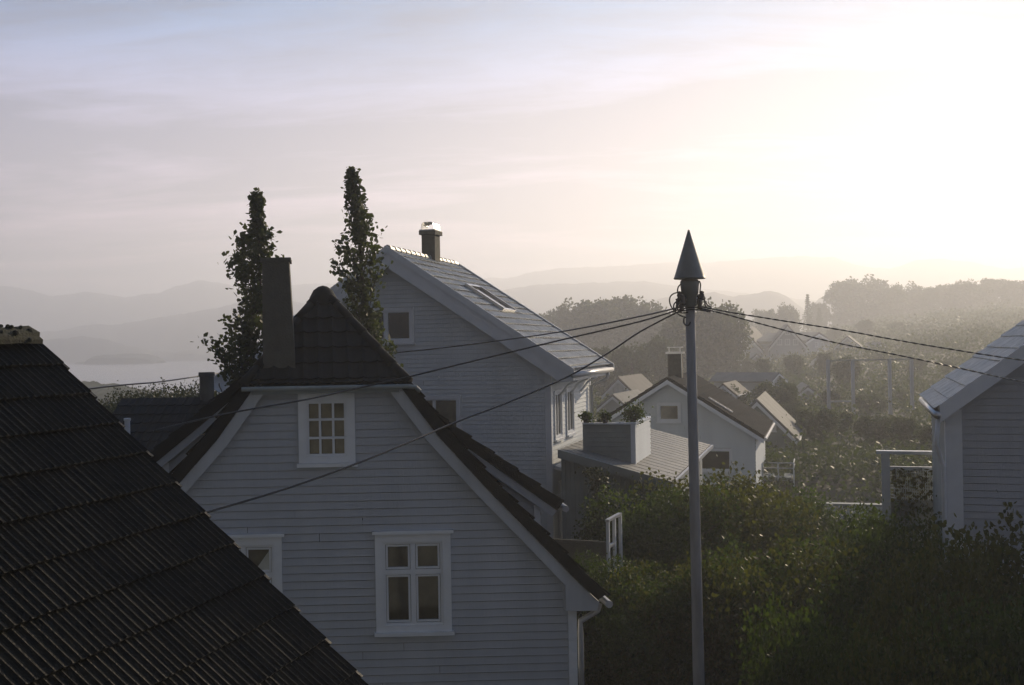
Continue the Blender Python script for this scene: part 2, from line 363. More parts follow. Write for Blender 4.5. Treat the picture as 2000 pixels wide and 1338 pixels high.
# ------------------------------------------------------------------ building blocks
def clad(m, poly, P, pitch=0.118, lip=0.02, holes=()):
    """Lapped horizontal boards over polygon [(s, z)], P(s, z, d) -> point, d outward."""
    zs = [p[1] for p in poly]; z0, z1 = min(zs), max(zs); n = int(math.ceil((z1 - z0) / pitch))
    def span(z):
        X = []
        for (a, b_), (c, d) in zip(poly, poly[1:] + poly[:1]):
            if (b_ <= z < d) or (d <= z < b_): X.append(a + (c - a) * (z - b_) / (d - b_))
        return (min(X), max(X)) if len(X) >= 2 else None
    for k in range(n):
        a, b_ = z0 + k * pitch, min(z0 + (k + 1) * pitch, z1)
        sa, sb = span(a + 1e-4), span(b_ - 1e-4)
        if not sa or not sb: continue
        segs = [(sa[0], sa[1], sb[0], sb[1])]
        for (h0, h1, g0, g1) in holes:
            if b_ > g0 + pitch * .5 and a < g1 - pitch * .5:
                new = []
                for (l0, r0, l1, r1) in segs:
                    if h1 <= min(l0, l1) or h0 >= max(r0, r1): new.append((l0, r0, l1, r1)); continue
                    if max(l0, l1) < h0: new.append((l0, h0, l1, h0))
                    if min(r0, r1) > h1: new.append((h1, r0, h1, r1))
                segs = new
        w_ = 0.002 * math.sin(k * 12.9)
        for (l0, r0, l1, r1) in segs:
            g_ = pitch * .08; ga = a + g_
            if r0 - l0 > 4.6 and r1 - l1 > 4.6:       # butt joint between two board lengths
                c_ = l0 + (r0 - l0) * (.25 + .5 * ((k * .618) % 1)); segs.append((c_ + .003, r0, c_ + .003, r1)); r0 = r1 = c_ - .003
            m.poly([P(l0, ga, lip + w_), P(r0, ga, lip + w_), P(r1, b_, 0.003), P(l1, b_, 0.003)])
            m.poly([P(l0, ga, -.012), P(r0, ga, -.012), P(r0, ga, lip + w_), P(l0, ga, lip + w_)])
            m.poly([P(l0, a, -.012), P(r0, a, -.012), P(r0, ga, -.012), P(l0, ga, -.012)])
            m.poly([P(l0, a, .003), P(r0, a, .003), P(r0, a, -.012), P(l0, a, -.012)])
    return m

def front(s, z, d): return (s, -d, z)          # wall in the plane y = 0 looking at the camera
def front_at(v0): return lambda s, z, d: (s, v0 - d, z)
def side_at(u0): return lambda s, z, d: (u0 + d, s, z)
def bx(m, P, s0, s1, z0, z1, d0, d1):
    m.hexa([P(s0, z0, d0), P(s1, z0, d0), P(s1, z0, d1), P(s0, z0, d1), P(s0, z1, d0), P(s1, z1, d0), P(s1, z1, d1), P(s0, z1, d1)]); return m

def window(parent, P, s0, s1, z0, z1, cas=0.11, layout=((1,), (1,)), mull=0.05, pane='pane', sill=True, head=False, curtain=None, name='window', trim='trim', split=None):
    """Casing with head, jambs and sill; pane cells given as relative widths and heights (bottom up)."""
    m = MB()
    bx(m, P, s0, s0 + cas, z0, z1, -.06, .05); bx(m, P, s1 - cas, s1, z0, z1, -.06, .05)
    bx(m, P, s0 + cas, s1 - cas, z1 - cas, z1, -.06, .048); bx(m, P, s0 + cas, s1 - cas, z0, z0 + cas * .8, -.06, .048)
    if head: bx(m, P, s0 - .04, s1 + .04, z1 + .001, z1 + .05, -.02, .09)
    wo = m.build(name, M[trim], parent)
    a0, a1, b0, b1 = s0 + cas, s1 - cas, z0 + cas * .8, z1 - cas
    cw, ch = layout; tw, th = sum(cw), sum(ch)
    g = MB(); fr = MB()
    xs = [a0]; zs = [b0]
    for c in cw: xs.append(xs[-1] + (a1 - a0) * c / tw)
    for c in ch: zs.append(zs[-1] + (b1 - b0) * c / th)
    fw_ = 0.035
    bx(fr, P, a0, a0 + fw_, b0, b1, -.05, .025); bx(fr, P, a1 - fw_, a1, b0, b1, -.05, .025)
    bx(fr, P, a0 + fw_, a1 - fw_, b0, b0 + fw_, -.05, .023); bx(fr, P, a0 + fw_, a1 - fw_, b1 - fw_, b1, -.05, .023)
    for i, x in enumerate(xs[1:-1]): bx(fr, P, x - mull / 2, x + mull / 2, b0 + fw_, b1 - fw_, -.045, .022)
    for i, z in enumerate(zs[1:-1]): bx(fr, P, a0 + fw_, a1 - fw_, z - mull / 2, z + mull / 2, -.044, .019)
    if split:                                  # inner sash frames round every light
        for i in range(len(xs) - 1):
            for j in range(len(zs) - 1):
                x_, X_ = xs[i] + (fw_ if i == 0 else mull / 2), xs[i + 1] - (fw_ if i == len(xs) - 2 else mull / 2)
                z_, Z_ = zs[j] + (fw_ if j == 0 else mull / 2), zs[j + 1] - (fw_ if j == len(zs) - 2 else mull / 2)
                q = split; g_ = .008
                bx(fr, P, x_ + g_, x_ + q, z_ + g_, Z_ - g_, -.04, .012); bx(fr, P, X_ - q, X_ - g_, z_ + g_, Z_ - g_, -.04, .012)
                bx(fr, P, x_ + q, X_ - q, z_ + g_, z_ + q, -.04, .010); bx(fr, P, x_ + q, X_ - q, Z_ - q, Z_ - g_, -.04, .010)
    fr.build('window_frame', M[trim], wo)
    g.poly([P(a0 + .01, b0 + .01, -.02), P(a1 - .01, b0 + .01, -.02), P(a1 - .01, b1 - .01, -.02), P(a0 + .01, b1 - .01, -.02)])
    g.build('pane', M[pane], wo)
    if sill: bx(MB(), P, s0 - .03, s1 + .03, z0 - .055, z0 - .001, -.02, .10).build('sill', M[trim], wo)
    return wo

def tiled(m, O, A, D, width, length, course, rib, amp, lift, nper=6, jag=0.0, clip=None, overlap=0.03):
    """Tiled slope: O top corner, A unit vector along the ridge, D unit vector down the slope. Ribs run down, each course steps."""
    O, A, D = Vector(O), Vector(A), Vector(D); Nn = A.cross(D)
    if Nn.z < 0: Nn = -Nn
    nc = int(math.ceil(length / course)); nr = max(1, int(round(width / rib)))
    rib = width / nr
    for c in range(nc):
        off = jag * math.sin(c * 7.7)
        t0 = c * course - (overlap if c else 0); t1 = min((c + 1) * course, length)
        b = len(m.v); cols = nr * nper
        ro = random.uniform(-.006, .006)
        for i in range(cols + 1):
            ph = i / nper * 2 * math.pi; a = i / nper * rib + (off if 0 < i < cols or jag == 0 else off)
            hh = amp * (max(0.0, math.cos(ph)) ** 1.5 * 1.3 - .3)
            tid = int(i / nper / 2); tj = 0.0035 * math.sin(tid * 5.3 + c * 3.1)
            for (t_, l_) in ((t0, 0.0), (t1, lift), (t1, lift - .022)):
                aa = a if clip is None else min(max(a, clip(t_)[0]), clip(t_)[1])
                m.v.append(tuple(O + A * aa + D * (t_ + (ro + tj if l_ else 0)) + Nn * (hh + l_ + tj)))
        for i in range(cols):
            p = b + i * 3
            m.f.append((p, p + 3, p + 4, p + 1)); m.f.append((p + 1, p + 4, p + 5, p + 2))
    return m

def leaves_arr(C, size, flat=0.0, jitter=0.35):
    """Leaf-shaped faces (5-sided) at centres C, random directions."""
    n = len(C); d = RNG.normal(size=(n, 3)); d[:, 2] *= (1 - flat) if flat else 1; d /= np.linalg.norm(d, axis=1)[:, None]
    r = RNG.normal(size=(n, 3)); a = np.cross(d, r); a /= np.linalg.norm(a, axis=1)[:, None]
    s = size * (1 + jitter * RNG.uniform(-1, 1, size=(n, 1)))
    bb = np.cross(d, a)
    P = [C - d * s * .5, C + a * s * .36 - d * s * .12 + bb * s * .05, C + a * s * .22 + d * s * .28, C + d * s * .56, C - a * s * .22 + d * s * .28, C - a * s * .36 - d * s * .12 + bb * s * .05]
    return np.stack(P, axis=1).reshape(-1, 3)

def blob_points(blobs, n, shell=0.55):
    """Leaf centres spread over many overlapping clumps (x, y, z, r)."""
    B = np.array(blobs); wgt = B[:, 3] ** 2; wgt /= wgt.sum()
    idx = RNG.choice(len(B), n, p=wgt); d = RNG.normal(size=(n, 3)); d /= np.linalg.norm(d, axis=1)[:, None]
    rad = (shell + (1 - shell) * RNG.uniform(0, 1, n) ** .5) * (1 + .12 * RNG.normal(size=n))
    P = B[idx, :3] + d * (B[idx, 3] * rad)[:, None]
    P[:, 2] += 0.08 * B[idx, 3] * np.sin(P[:, 0] * 6 + P[:, 1] * 5)
    return P

def crown_blobs(h, r, k, z0=0.3, rmin=.16, rmax=.34, shape=1.0):
    out_ = []
    for i in range(k):
        t_ = random.random() ** .8; z = z0 * h + t_ * (1 - z0) * h * .9
        env = r * math.sin(math.pi * min(1, .18 + .82 * (1 - t_) ** .75 * shape)) ** .7 if t_ > .3 else r * (.65 + t_ * 1.1)
        a = random.random() * 2 * math.pi; rr = env * random.random() ** .5 * .85
        out_.append((rr * math.cos(a), rr * math.sin(a), z, r * random.uniform(rmin, rmax)))
    return out_

def make_tree(name, h, r, k, nleaf, leaf, lm, z0=.28, trunk=.2, label=None, cat='tree', group=None, **kw):
    e = bpy.data.objects.new(name, None); COL.objects.link(e); e.empty_display_size = .5
    bl = crown_blobs(h, r, k, z0, **kw)
    quads_object('crown', leaves_arr(blob_points(bl, nleaf), leaf), M[lm], e, 6)
    m = MB(); m.tube([(0, 0, -.5), (.05 * r, 0, h * .25), (-.03 * r, .03 * r, h * .55), (0, 0, h * .85)], [trunk, trunk * .8, trunk * .5, trunk * .15], 7)
    for b_ in bl[::2]:
        z_ = max(h * .2, b_[2] - .5 * r); m.tube([(0, 0, z_), (b_[0] * .5, b_[1] * .5, (z_ + b_[2]) / 2 + .1 * r), b_[:3]], [trunk * .4, trunk * .25, trunk * .08], 5)
    m.build('trunk', M['bark'], e, True)
    tag(e, label, cat, group); return e

def copy_tree(o, loc, rz=0.0, sc=1.0, label=None, group=None, scz=None):
    c = o.copy(); COL.objects.link(c); c.location = loc; c.rotation_euler = (0, 0, rz); c.scale = (sc, sc, scz or sc)
    if label: c['label'] = label
    if group: c['group'] = group
    for ch in list(o.children):
        d = ch.copy(); COL.objects.link(d); d.parent = c
    return c

# ================================================================== near house: dark ribbed tile roof, lower left
GZ = 8.2
GL = GZ - 2.4                                   # the garden terrace below the houses on the right
th = R(43.5)
A_ = Frame('tiled_house', 78, 9.5, 13.4, GZ, 'house with the near-black ribbed tile roof and mossy ridge filling the lower left corner', 'house')
ru, rz = A_.hit(66, 660, 0)
D_ = Vector((math.cos(th), 0, -math.sin(th)))
m = tiled(MB(), (ru, 0, rz), (0, -1, 0), D_, 13.0, 6.6, 0.372, 0.083, 0.016, 0.034, nper=6, jag=0.0, overlap=.02)
un = Vector((math.sin(th), 0, math.cos(th))) * -.035; O_ = Vector((ru, -.01, rz)); Q = [O_, O_ + D_ * 6.5, O_ + D_ * 6.5 + Vector((0, -12.9, 0)), O_ + Vector((0, -12.9, 0))]
m.prism([p + un for p in Q], [p + un * 2.5 for p in Q]); roof = m.build('roof', M['dark_tile'], A_.e)
m = tiled(MB(), (ru, 0, rz), (0, -1, 0), Vector((-math.cos(th), 0, -math.sin(th))), 13.0, 5.6, 0.372, 0.25, 0.016, 0.045, nper=2)
m.build('roof', M['dark_tile'], A_.e)
ex, ez = ru + 6.2 * math.cos(th), rz - 6.2 * math.sin(th)
m = MB(); P0 = [(ru - 3.6, -.35, 0), (ex - .2, -.35, 0), (ex - .2, -.35, ez + .1), (ru, -.35, rz - .2), (ru - 3.6, -.35, rz - 3.7)]
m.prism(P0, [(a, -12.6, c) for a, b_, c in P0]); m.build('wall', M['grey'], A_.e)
m = MB(); q = Vector((ru, 0, rz - .06))
for k in range(17):                               # verge tiles stepping down the gable edge
    a = q + D_ * (k * .372); b2 = q + D_ * (k * .372 + .39); n_ = Vector((math.sin(th), 0, math.cos(th)))
    lo, hi = -.12, .045 + .012
    m.prism([a + n_ * lo, b2 + n_ * lo, b2 + n_ * (hi + .02), a + n_ * (hi - .02)], [v + Vector((0, .035 + (k % 2) * .004, 0)) for v in (a + n_ * lo, b2 + n_ * lo, b2 + n_ * (hi + .02), a + n_ * (hi - .02))])
m.build('verge', M['dark_tile'], A_.e)
m = MB()
for k in range(34):                               # half-round ridge tiles, each lapping the next
    y1 = -.10 - k * .40; y0 = y1 - .43; n = 14; ra, rb = .165, .135
    for j in range(5):
        pass
    ringA, ringB = [], []
    for q_ in range(n + 1):
        t_ = math.pi * q_ / n; wob = 1 + .06 * math.sin(q_ * 2.3 + k * 4)
        ringA.append((ru + math.cos(t_) * ra * wob, y1 + .02 * math.sin(q_ * 3 + k), rz - .055 + math.sin(t_) * ra * .95 * wob))
        ringB.append((ru + math.cos(t_) * rb, y0, rz - .055 + math.sin(t_) * rb * .95))
    ringM = [tuple((p + 2 * q2) / 3 + random.uniform(-.006, .012) for p, q2 in zip(a, b2)) for a, b2 in zip(ringA, ringB)]
    for X, Y_ in ((ringA, ringM), (ringM, ringB)):
        for i in range(n): m.poly([X[i], X[i + 1], Y_[i + 1], Y_[i]])
    m.poly(list(reversed(ringA)))
m.build('ridge_tile', M['moss'], A_.e)
m = MB()                                          # cushions of moss on the ridge
for k in range(260):
    yk = random.uniform(-7, -.1); t_ = random.uniform(.15, 2.4)
    c = (ru + math.cos(t_) * .15, yk, rz - .05 + math.sin(t_) * .15); r_ = random.uniform(.012, .034)
    m.lathe(c, [(r_, -.01), (r_ * .8, r_ * .5), (r_ * .05, r_ * .8)], 6)
tag(m.build('moss', M['moss'], A_.e, True), kind='stuff')

# ================================================================== front house: white boards, half-hipped roof
B = Frame('half_hipped_house', 637, 16.0, -1.5, GZ, 'nearest white boarded house with half-hipped dark roof, chimney and paned gable window', 'house')
Z0 = CAMZ - GZ
prof = [(1.05, -.52), (1.62, -1.30), (2.38, -2.15), (3.07, -2.88), (3.60, -3.45), (3.93, -3.77)]
surf = [(1.21, -.50), (1.78, -1.24), (2.53, -2.09), (3.21, -2.81), (3.74, -3.38), (4.08, -3.72)]
PR, ZR = -.03, .95                                 # ridge position
LV = 1.25                                          # how far the half hip leans back
wallp = [(-3.62, 0), (3.62, 0), (3.62, Z0 - 3.6), (3.0, Z0 - 2.95), (2.33, Z0 - 2.24), (1.58, Z0 - 1.40), (1.02, Z0 - .62),
         (-1.02, Z0 - .62), (-1.58, Z0 - 1.40), (-2.33, Z0 - 2.24), (-3.0, Z0 - 2.95), (-3.62, Z0 - 3.6)]
def pxrect(fr, x0, y0, x1, y1, v=0):
    a = fr.hit(x0, y1, v); b_ = fr.hit(x1, y0, v); return a[0], b_[0], a[1], b_[1]
w1 = pxrect(B, 584, 766, 692, 905); w2 = pxrect(B, 735, 1040, 879, 1234)
w3 = (w2[0] - (w2[1] - w2[0]) - (B.hit(735, 1100)[0] - B.hit(551, 1100)[0]), B.hit(551, 1100)[0], w2[2], w2[3] + .0)
shr = lambda q: (q[0] + .04, q[1] - .04, q[2] + .04, q[3] - .04)
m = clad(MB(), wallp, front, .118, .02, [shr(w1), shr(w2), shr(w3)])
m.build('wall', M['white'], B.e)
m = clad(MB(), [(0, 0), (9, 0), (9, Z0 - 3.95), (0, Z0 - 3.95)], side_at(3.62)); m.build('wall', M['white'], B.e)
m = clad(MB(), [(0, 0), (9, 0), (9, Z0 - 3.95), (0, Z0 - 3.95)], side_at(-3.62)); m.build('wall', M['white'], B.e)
MB().poly([(x, 9, z) for x, z in wallp]).build('wall', M['white'], B.e)
m = MB().box(3.53, 3.655, -.045, .10, 0, Z0 - 3.6); m.build('corner_board', M['trim'], B.e)
window(B.e, front, *w1, layout=((1, 1, 1), (1, 1, 1)), cas=.125, mull=.035)
window(B.e, front, *w2, layout=((1, 1), (1.75, 1)), cas=.12, mull=.075, split=.035, pane='pane_dark', head=True)
wo3 = window(B.e, front, *w3, layout=((1, 1), (1.75, 1)), cas=.12, mull=.075, split=.035, head=True)
zt = w3[3] - .16; MB().poly([(w3[1] - .15, .012, zt), (w3[1] - .48, .012, zt - .45), (w3[1] - .15, .012, zt - .42)]).build('curtain', M['curtain'], wo3)
# added box inside the house, blocks light behind the windows
MB().box(-3.3, 3.3, .5, 8.5, .2, Z0 - 4.0).build('light_blocker', M['brick'], B.e)
# half hip, upper slopes, swept lower slopes
L0, R0 = Vector((-1.22, -.22, Z0 - .50)), Vector((1.20, -.22, Z0 - .50)); AP = Vector((PR, LV, Z0 + ZR))
def tri_face(m, top, a, b_, **k):
    A = (b_ - a).normalized(); foot = a + A * (top - a).dot(A); D = (foot - top); ln = D.length; D.normalize()
    la, lb = -(foot - a).length, (b_ - foot).length
    O = top + A * la
    cl_ = lambda t_: ((-la) + la * min(1, t_ / ln), (-la) + lb * min(1, t_ / ln))
    return tiled(m, O, A, D, lb - la, ln, .33, .22, .022, .035, nper=6, clip=cl_, **k)
m = MB(); tri_face(m, AP, L0, R0)
m.build('half_hip', M['brown_tile'], B.e)
m = MB()
for sgn in (1, -1):
    eu = 1.21 * sgn if sgn > 0 else -1.21
    a, b_ = Vector((PR, LV, Z0 + ZR)), Vector((eu, LV, Z0 - .50)); D = (b_ - a); ln = D.length; D.normalize()
    tiled(m, a, (0, 1, 0), D, 9.2 - LV, ln, .33, .22, .022, .035, nper=4)
    c = Vector((eu, -.22, Z0 - .50))
    Pn = [a, b_, c]; off = Vector((0, 0, -.05)); m.prism(Pn, [p + off for p in Pn])
    for (p, q2) in zip(surf, surf[1:]):
        a, b_ = Vector((p[0] * sgn, -.22, Z0 + p[1])), Vector((q2[0] * sgn, -.22, Z0 + q2[1])); D = b_ - a; ln = D.length; D.normalize()
        tiled(m, a, (0, 1, 0), D, 9.4, ln, max(.3, ln / max(1, round(ln / .34))), .22, .022, .04, nper=4, overlap=.03)
m.build('roof', M['brown_tile'], B.e)
# rounded caps along the ridge and hips
m = MB(); rp_ = .085
m.tube([AP + Vector((0, -.04, -.02)), Vector((PR, 9.2, Z0 + ZR - .02))], rp_, 8)
m.lathe((AP.x, AP.y - .02, AP.z - .05), [(.25, -.20), (.215, -.06), (.15, .06), (.07, .115), (.01, .13)], 14)
for e_ in (L0, R0):
    d = (AP - e_); k_ = 6
    for k in range(k_):
        a = e_ + d * (k / k_) + Vector((0, 0, .01)); b_ = e_ + d * ((k + 1.12) / k_) + Vector((0, 0, .015))
        if k == k_ - 1: b_ = AP + Vector((0, 0, .0))
        m.tube([a, b_], [rp_ * .95, rp_ * .75], 8)
m.build('ridge_cap', M['brown_tile'], B.e, True)
def strip(poly_, inner, y0, y1, sgn, m):
    for (a, b_), (c, d) in zip(zip(poly_, inner), zip(poly_[1:], inner[1:])):
        A4 = [a, b_, d, c] if False else [a, c, d, b_]
        m.prism([(p[0] * sgn, y0, Z0 + p[1]) for p in A4], [(p[0] * sgn, y1, Z0 + p[1]) for p in A4])
inner = [(p[0] - .15, p[1] - .075) for p in prof]
for sgn in (1, -1):
    m = MB(); strip(prof, inner, -.17, -.125, sgn, m); 
    inner2 = [(p[0] - .05, p[1] - .03) for p in prof]; m.build('bargeboard', M['board_trim'], B.e)
    m = MB(); strip([(p[0] - .012, p[1] + .04) for p in surf], [(p[0] + .004, p[1] + .004) for p in prof], -.205, -.12, sgn, m); m.build('verge', M['brown_tile'], B.e)
    m = MB(); strip([(p[0] - .003, p[1] - .003) for p in prof], [(p[0] - .03, p[1] - .03) for p in prof], -.124, 0.02, sgn, m); m.build('soffit', M['board_trim'], B.e)
m = MB(); m.prism([(3.47, -.165, Z0 - 3.42), (3.47, -.165, Z0 - 3.93), (3.93, -.165, Z0 - 3.93), (3.97, -.165, Z0 - 3.80)],
                  [(3.47, .35, Z0 - 3.42), (3.47, .35, Z0 - 3.93), (3.93, .35, Z0 - 3.93), (3.97, .35, Z0 - 3.80)]); m.build('eave_box', M['board_trim'], B.e)
# gutters and downpipe
m = MB(); m.tube([(-1.24, -.27, Z0 - .555), (1.19, -.27, Z0 - .555), (1.30, -.25, Z0 - .57), (1.36, -.18, Z0 - .63)], .034, 10); m.box(-1.10, 1.06, -.20, -.10, Z0 - .64, Z0 - .585); m.build('gutter', M['grey'], B.e, False)
m = MB(); m.tube([(4.10, -.22, Z0 - 3.83), (4.10, 9.1, Z0 - 3.83)], .055, 10); m.build('gutter', M['gutter'], B.e)
m = MB(); m.tube([(4.02, .05, Z0 - 3.88), (4.0, .05, Z0 - 3.98), (3.72, .0, Z0 - 4.12), (3.72, .0, Z0 - 4.3), (3.72, .0, .2)], .042, 10); m.build('downpipe', M['gutter'], B.e, True)
# chimney
cu0 = B.hit(511, 600, 0)[0]; cu1 = B.hit(567, 520, 0)[0]; ct = B.hit(540, 503, 0)[1]
m = MB(); cb_ = Z0 - .72
m.hexa([(cu0 + .0, .02, cb_), (cu1 + .07, -.0, cb_), (cu1 + .07, .66, cb_), (cu0, .66, cb_), (cu0 + .015, .03, ct - .02), (cu1 - .02, .03, ct - .06), (cu1 - .02, .6, ct - .06), (cu0 + .015, .6, ct - .02)])
ch = m.build('chimney', M['darkrender'], B.e)
m = MB(); m.box(cu0 - .012, cu1 + .008, .0, .63, ct - .05, ct); m.build('cap', M['darkrender'], ch)
# dormers, one either side
def dormer(sgn):
    v0 = 1.25; 
    if sgn > 0: a = B.hit(792, 757, v0 - .12); e = B.hit(1118, 984, v0 - .12)
    else: a = B.hit(470, 762, v0 - .12); e = B.hit(296, 906, v0 - .12)
    sl_ = (e[1] - a[1]) / (e[0] - a[0]); wu = e[0] - sgn * .33
    s0_, s1_ = sorted((a[0], e[0]))
    A3 = Vector((a[0] - sgn * 1.0, v0 - .12, a[1] - sgn * 1.0 * sl_)); E3 = Vector((e[0], v0 - .12, e[1])); D = E3 - A3; ln = D.length; D.normalize(); n_ = D.cross(Vector((0, 1, 0)));  n_ = n_ if n_.z > 0 else -n_
    m = tiled(MB(), A3, (0, 1, 0), D, 4.8, ln, .33, .22, .022, .035, nper=4)
    off = -n_ * .05; m.prism([A3 + off, E3 + off, E3 + off + Vector((0, 4.8, 0)), A3 + off + Vector((0, 4.8, 0))], [p + off for p in (A3 + off, E3 + off, E3 + off + Vector((0, 4.8, 0)), A3 + off + Vector((0, 4.8, 0)))])
    d = m.build('dormer', M['brown_tile'], B.e)
    m = MB(); nk = 10
    for k in range(nk):                            # tile ends stepping along the edge
        p, q2 = A3 + D * (ln * k / nk), A3 + D * (ln * (k + 1) / nk)
        Q = [p - n_ * .13, q2 - n_ * .13, q2 + n_ * .075, p + n_ * .035]; m.prism(Q, [x + Vector((0, .06, 0)) for x in Q])
    m.build('verge', M['brown_tile'], d)
    B3 = [A3 - n_ * .135, E3 - n_ * .135, E3 - n_ * .25, A3 - n_ * .25]
    m = MB(); m.prism([x + Vector((0, .02, 0)) for x in B3], [x + Vector((0, .05, 0)) for x in B3]); m.build('bargeboard', M['board_trim'], d)
    zc = lambda u_: a[1] + (u_ - a[0]) * sl_ - .26
    bot = lambda u_: Z0 + interp([(p[0], p[1]) for p in surf], abs(u_)) - .08
    us = [abs(a[0]) , 1.8, 2.5, 3.2, abs(wu)]
    pol = [(sgn * u_, bot(u_)) for u_ in us] + [(wu, zc(wu)), (a[0], zc(a[0]))]
    if sgn < 0: pol = pol[::-1]
    clad(MB(), pol, front_at(v0)).build('wall', M['white'], d)
    m = MB(); m.box(min(wu, wu - sgn * .1), max(wu, wu - sgn * .1), v0 - .045, v0 + .0, bot(wu), zc(wu)); m.build('corner_board', M['trim'], d)
    clad(MB(), [(v0, bot(wu)), (v0 + 4.4, bot(wu)), (v0 + 4.4, zc(wu)), (v0, zc(wu))], (lambda s, z, q_: (wu + sgn * q_, s, z))).build('wall', M['white'], d)
    m = MB(); m.tube([E3 + Vector((sgn * .05, -.06, -.07)), E3 + Vector((sgn * .05, 4.8, -.07))], .055, 8); m.build('gutter', M['gutter'], d)
    if sgn > 0:
        for q_ in (.35, 1.5, 2.6): window(d, side_at(wu), v0 + q_, v0 + q_ + .8, zc(wu) - .95, zc(wu) - .12, cas=.08, layout=((1, 1), (1,)), sill=True)
dormer(1); dormer(-1)
def skew(o, k, done=set()):                        # the old house is not square: its sides run off to the left of its front
    for c in o.children:
        if c.type == 'MESH' and c.data.name not in done:
            done.add(c.data.name)
            for v_ in c.data.vertices: v_.co.x += k * v_.co.y
        skew(c, k)
skew(B.e, -.150)

# ================================================================== middle house: tall white gable, pale tile roof
C = Frame('gabled_house', 755, 29.0, 15, GL, 'tall white gabled house with pale tiled roof, brick chimney and skylight behind the poplars', 'house')
VB = 0.0; VW = .35                                  # bargeboard plane, wall plane
au, az_ = C.hit(755, 486, VB); eu_, ez_ = C.hit(1114, 722, VB)
pit = math.atan2(az_ - ez_, eu_ - au); rlen = math.hypot(az_ - ez_, eu_ - au)
vback = C.hitu(1193, 712, eu_)[0]; uw = C.hit(1075, 800, VW)[0]; ul = au - (uw - au)
DV = vback
m = tiled(MB(), (au, 0.02, az_), (0, 1, 0), (math.cos(pit), 0, -math.sin(pit)), DV - .04, rlen, .345, .30, .016, .045, nper=6)
m.build('roof', M['grey_tile'], C.e)
m = tiled(MB(), (au, 0.02, az_), (0, 1, 0), (-math.cos(pit), 0, -math.sin(pit)), DV - .04, rlen, .345, .30, .012, .03, nper=3); m.build('roof', M['grey_tile'], C.e)
for sgn in (1, -1):
    cx, sx = math.cos(pit) * sgn, math.sin(pit)
    for (y0, y1, nm) in ((0, .04, 'bargeboard'), (DV - .04, DV, 'bargeboard')):
        m = MB(); wd = .47 if y0 == 0 else .3
        a, b_ = (au, az_ + .06), (au + cx * (rlen + .1), az_ + .06 - sx * (rlen + .1))
        lo = lambda p, k: (p[0] , p[1] - k / math.cos(pit))
        Q = [a, b_, (b_[0], b_[1] - wd * .62), lo((b_[0] - sgn * .35, b_[1] + .35 * math.tan(pit)), wd), lo(a, wd)]
        m.prism([(p[0], y0, p[1]) for p in Q], [(p[0], y1, p[1]) for p in Q])
        a2, b2 = (au, az_ + .09), (au + cx * (rlen + .12), az_ + .09 - sx * (rlen + .12))
        Q = [a2, b2, lo(b2, .17), lo(a2, .17)]; m.prism([(p[0], y0 - .03 * (y0 == 0), p[1]) for p in Q], [(p[0], y1 - .041 + .082 * (y0 > 0), p[1]) for p in Q])
        m.build(nm, M['trim'], C.e)
    Q = [(au, az_ - .12), (au + cx * rlen, az_ - .12 - sx * rlen), (au + cx * rlen, az_ - .19 - sx * rlen), (au, az_ - .19)]
    MB().prism([(p[0], .05, p[1]) for p in Q], [(p[0], DV - .05, p[1]) for p in Q]).build('soffit', M['trim'], C.e)
zt = lambda u_: az_ - .2 - abs(u_ - au) * math.tan(pit)
q1 = pxrect(C, 736, 600, 808, 670, VW); q1 = (q1[1] - 1.62, q1[1], q1[2], q1[3])
q2_ = pxrect(C, 838, 772, 900, 880, VW); q2_ = (q2_[1] - 1.15, q2_[1], q2_[3] - 1.5, q2_[3])
pol = [(ul, 0), (uw, 0), (uw, zt(uw)), (au, zt(au)), (ul, zt(ul))]
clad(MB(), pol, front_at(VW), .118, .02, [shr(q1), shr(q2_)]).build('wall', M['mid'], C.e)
window(C.e, front_at(VW), *q1, layout=((1, 1), (1,)), cas=.10, mull=.13, pane='pane_dark')
window(C.e, front_at(VW), *q2_, layout=((1, 2.2), (1,)), cas=.10, mull=.08)
MB().box(ul + .3, uw - .3, VW + .5, DV - .6, .2, ez_ - .2).build('light_blocker', M['brick'], C.e)  # added box that keeps light out behind the boards and windows
# right side wall with windows
vb2 = DV - .3; zt2 = zt(uw) - .05
sv = lambda px, py: C.hitu(px, py, uw)[0]
wA = (sv(1079, 800), sv(1090, 800)); wB = (sv(1098, 800), sv(1117, 800))
zs0, zs1 = C.hitu(1085, 858, uw)[1], C.hitu(1085, 762, uw)[1]
print('C:', round(eu_ - au, 2), 'pitch', round(math.degrees(pit), 1), 'depth', round(DV, 2), 'side windows', wA, wB, zs0, zs1)
sw = [(VW + .35, VW + 1.30), (VW + 1.85, VW + 2.9)]
clad(MB(), [(VW, 0), (vb2, 0), (vb2, zt2), (VW, zt2)], side_at(uw), .118, .02, [(a + .04, b_ - .04, zs0 + .04, zs1 - .04) for a, b_ in sw]).build('wall', M['mid'], C.e)
for a, b_ in sw: window(C.e, side_at(uw), a, b_, zs0, zs1, layout=((1, 1), (1,)), cas=.09, pane='pane_dark')
clad(MB(), [(VW, 0), (vb2, 0), (vb2, zt2), (VW, zt2)], (lambda s, z, d: (ul - d, s, z))).build('wall', M['mid'], C.e)
MB().poly([(p[0], vb2, p[1]) for p in pol]).build('wall', M['mid'], C.e)
MB().box(uw - .13, uw + .03, VW - .035, VW + .12, 0, zt2).build('corner_board', M['trim'], C.e); MB().box(uw - .1, uw + .035, vb2 - .14, vb2 + .01, 0, zt2).build('corner_board', M['trim'], C.e)
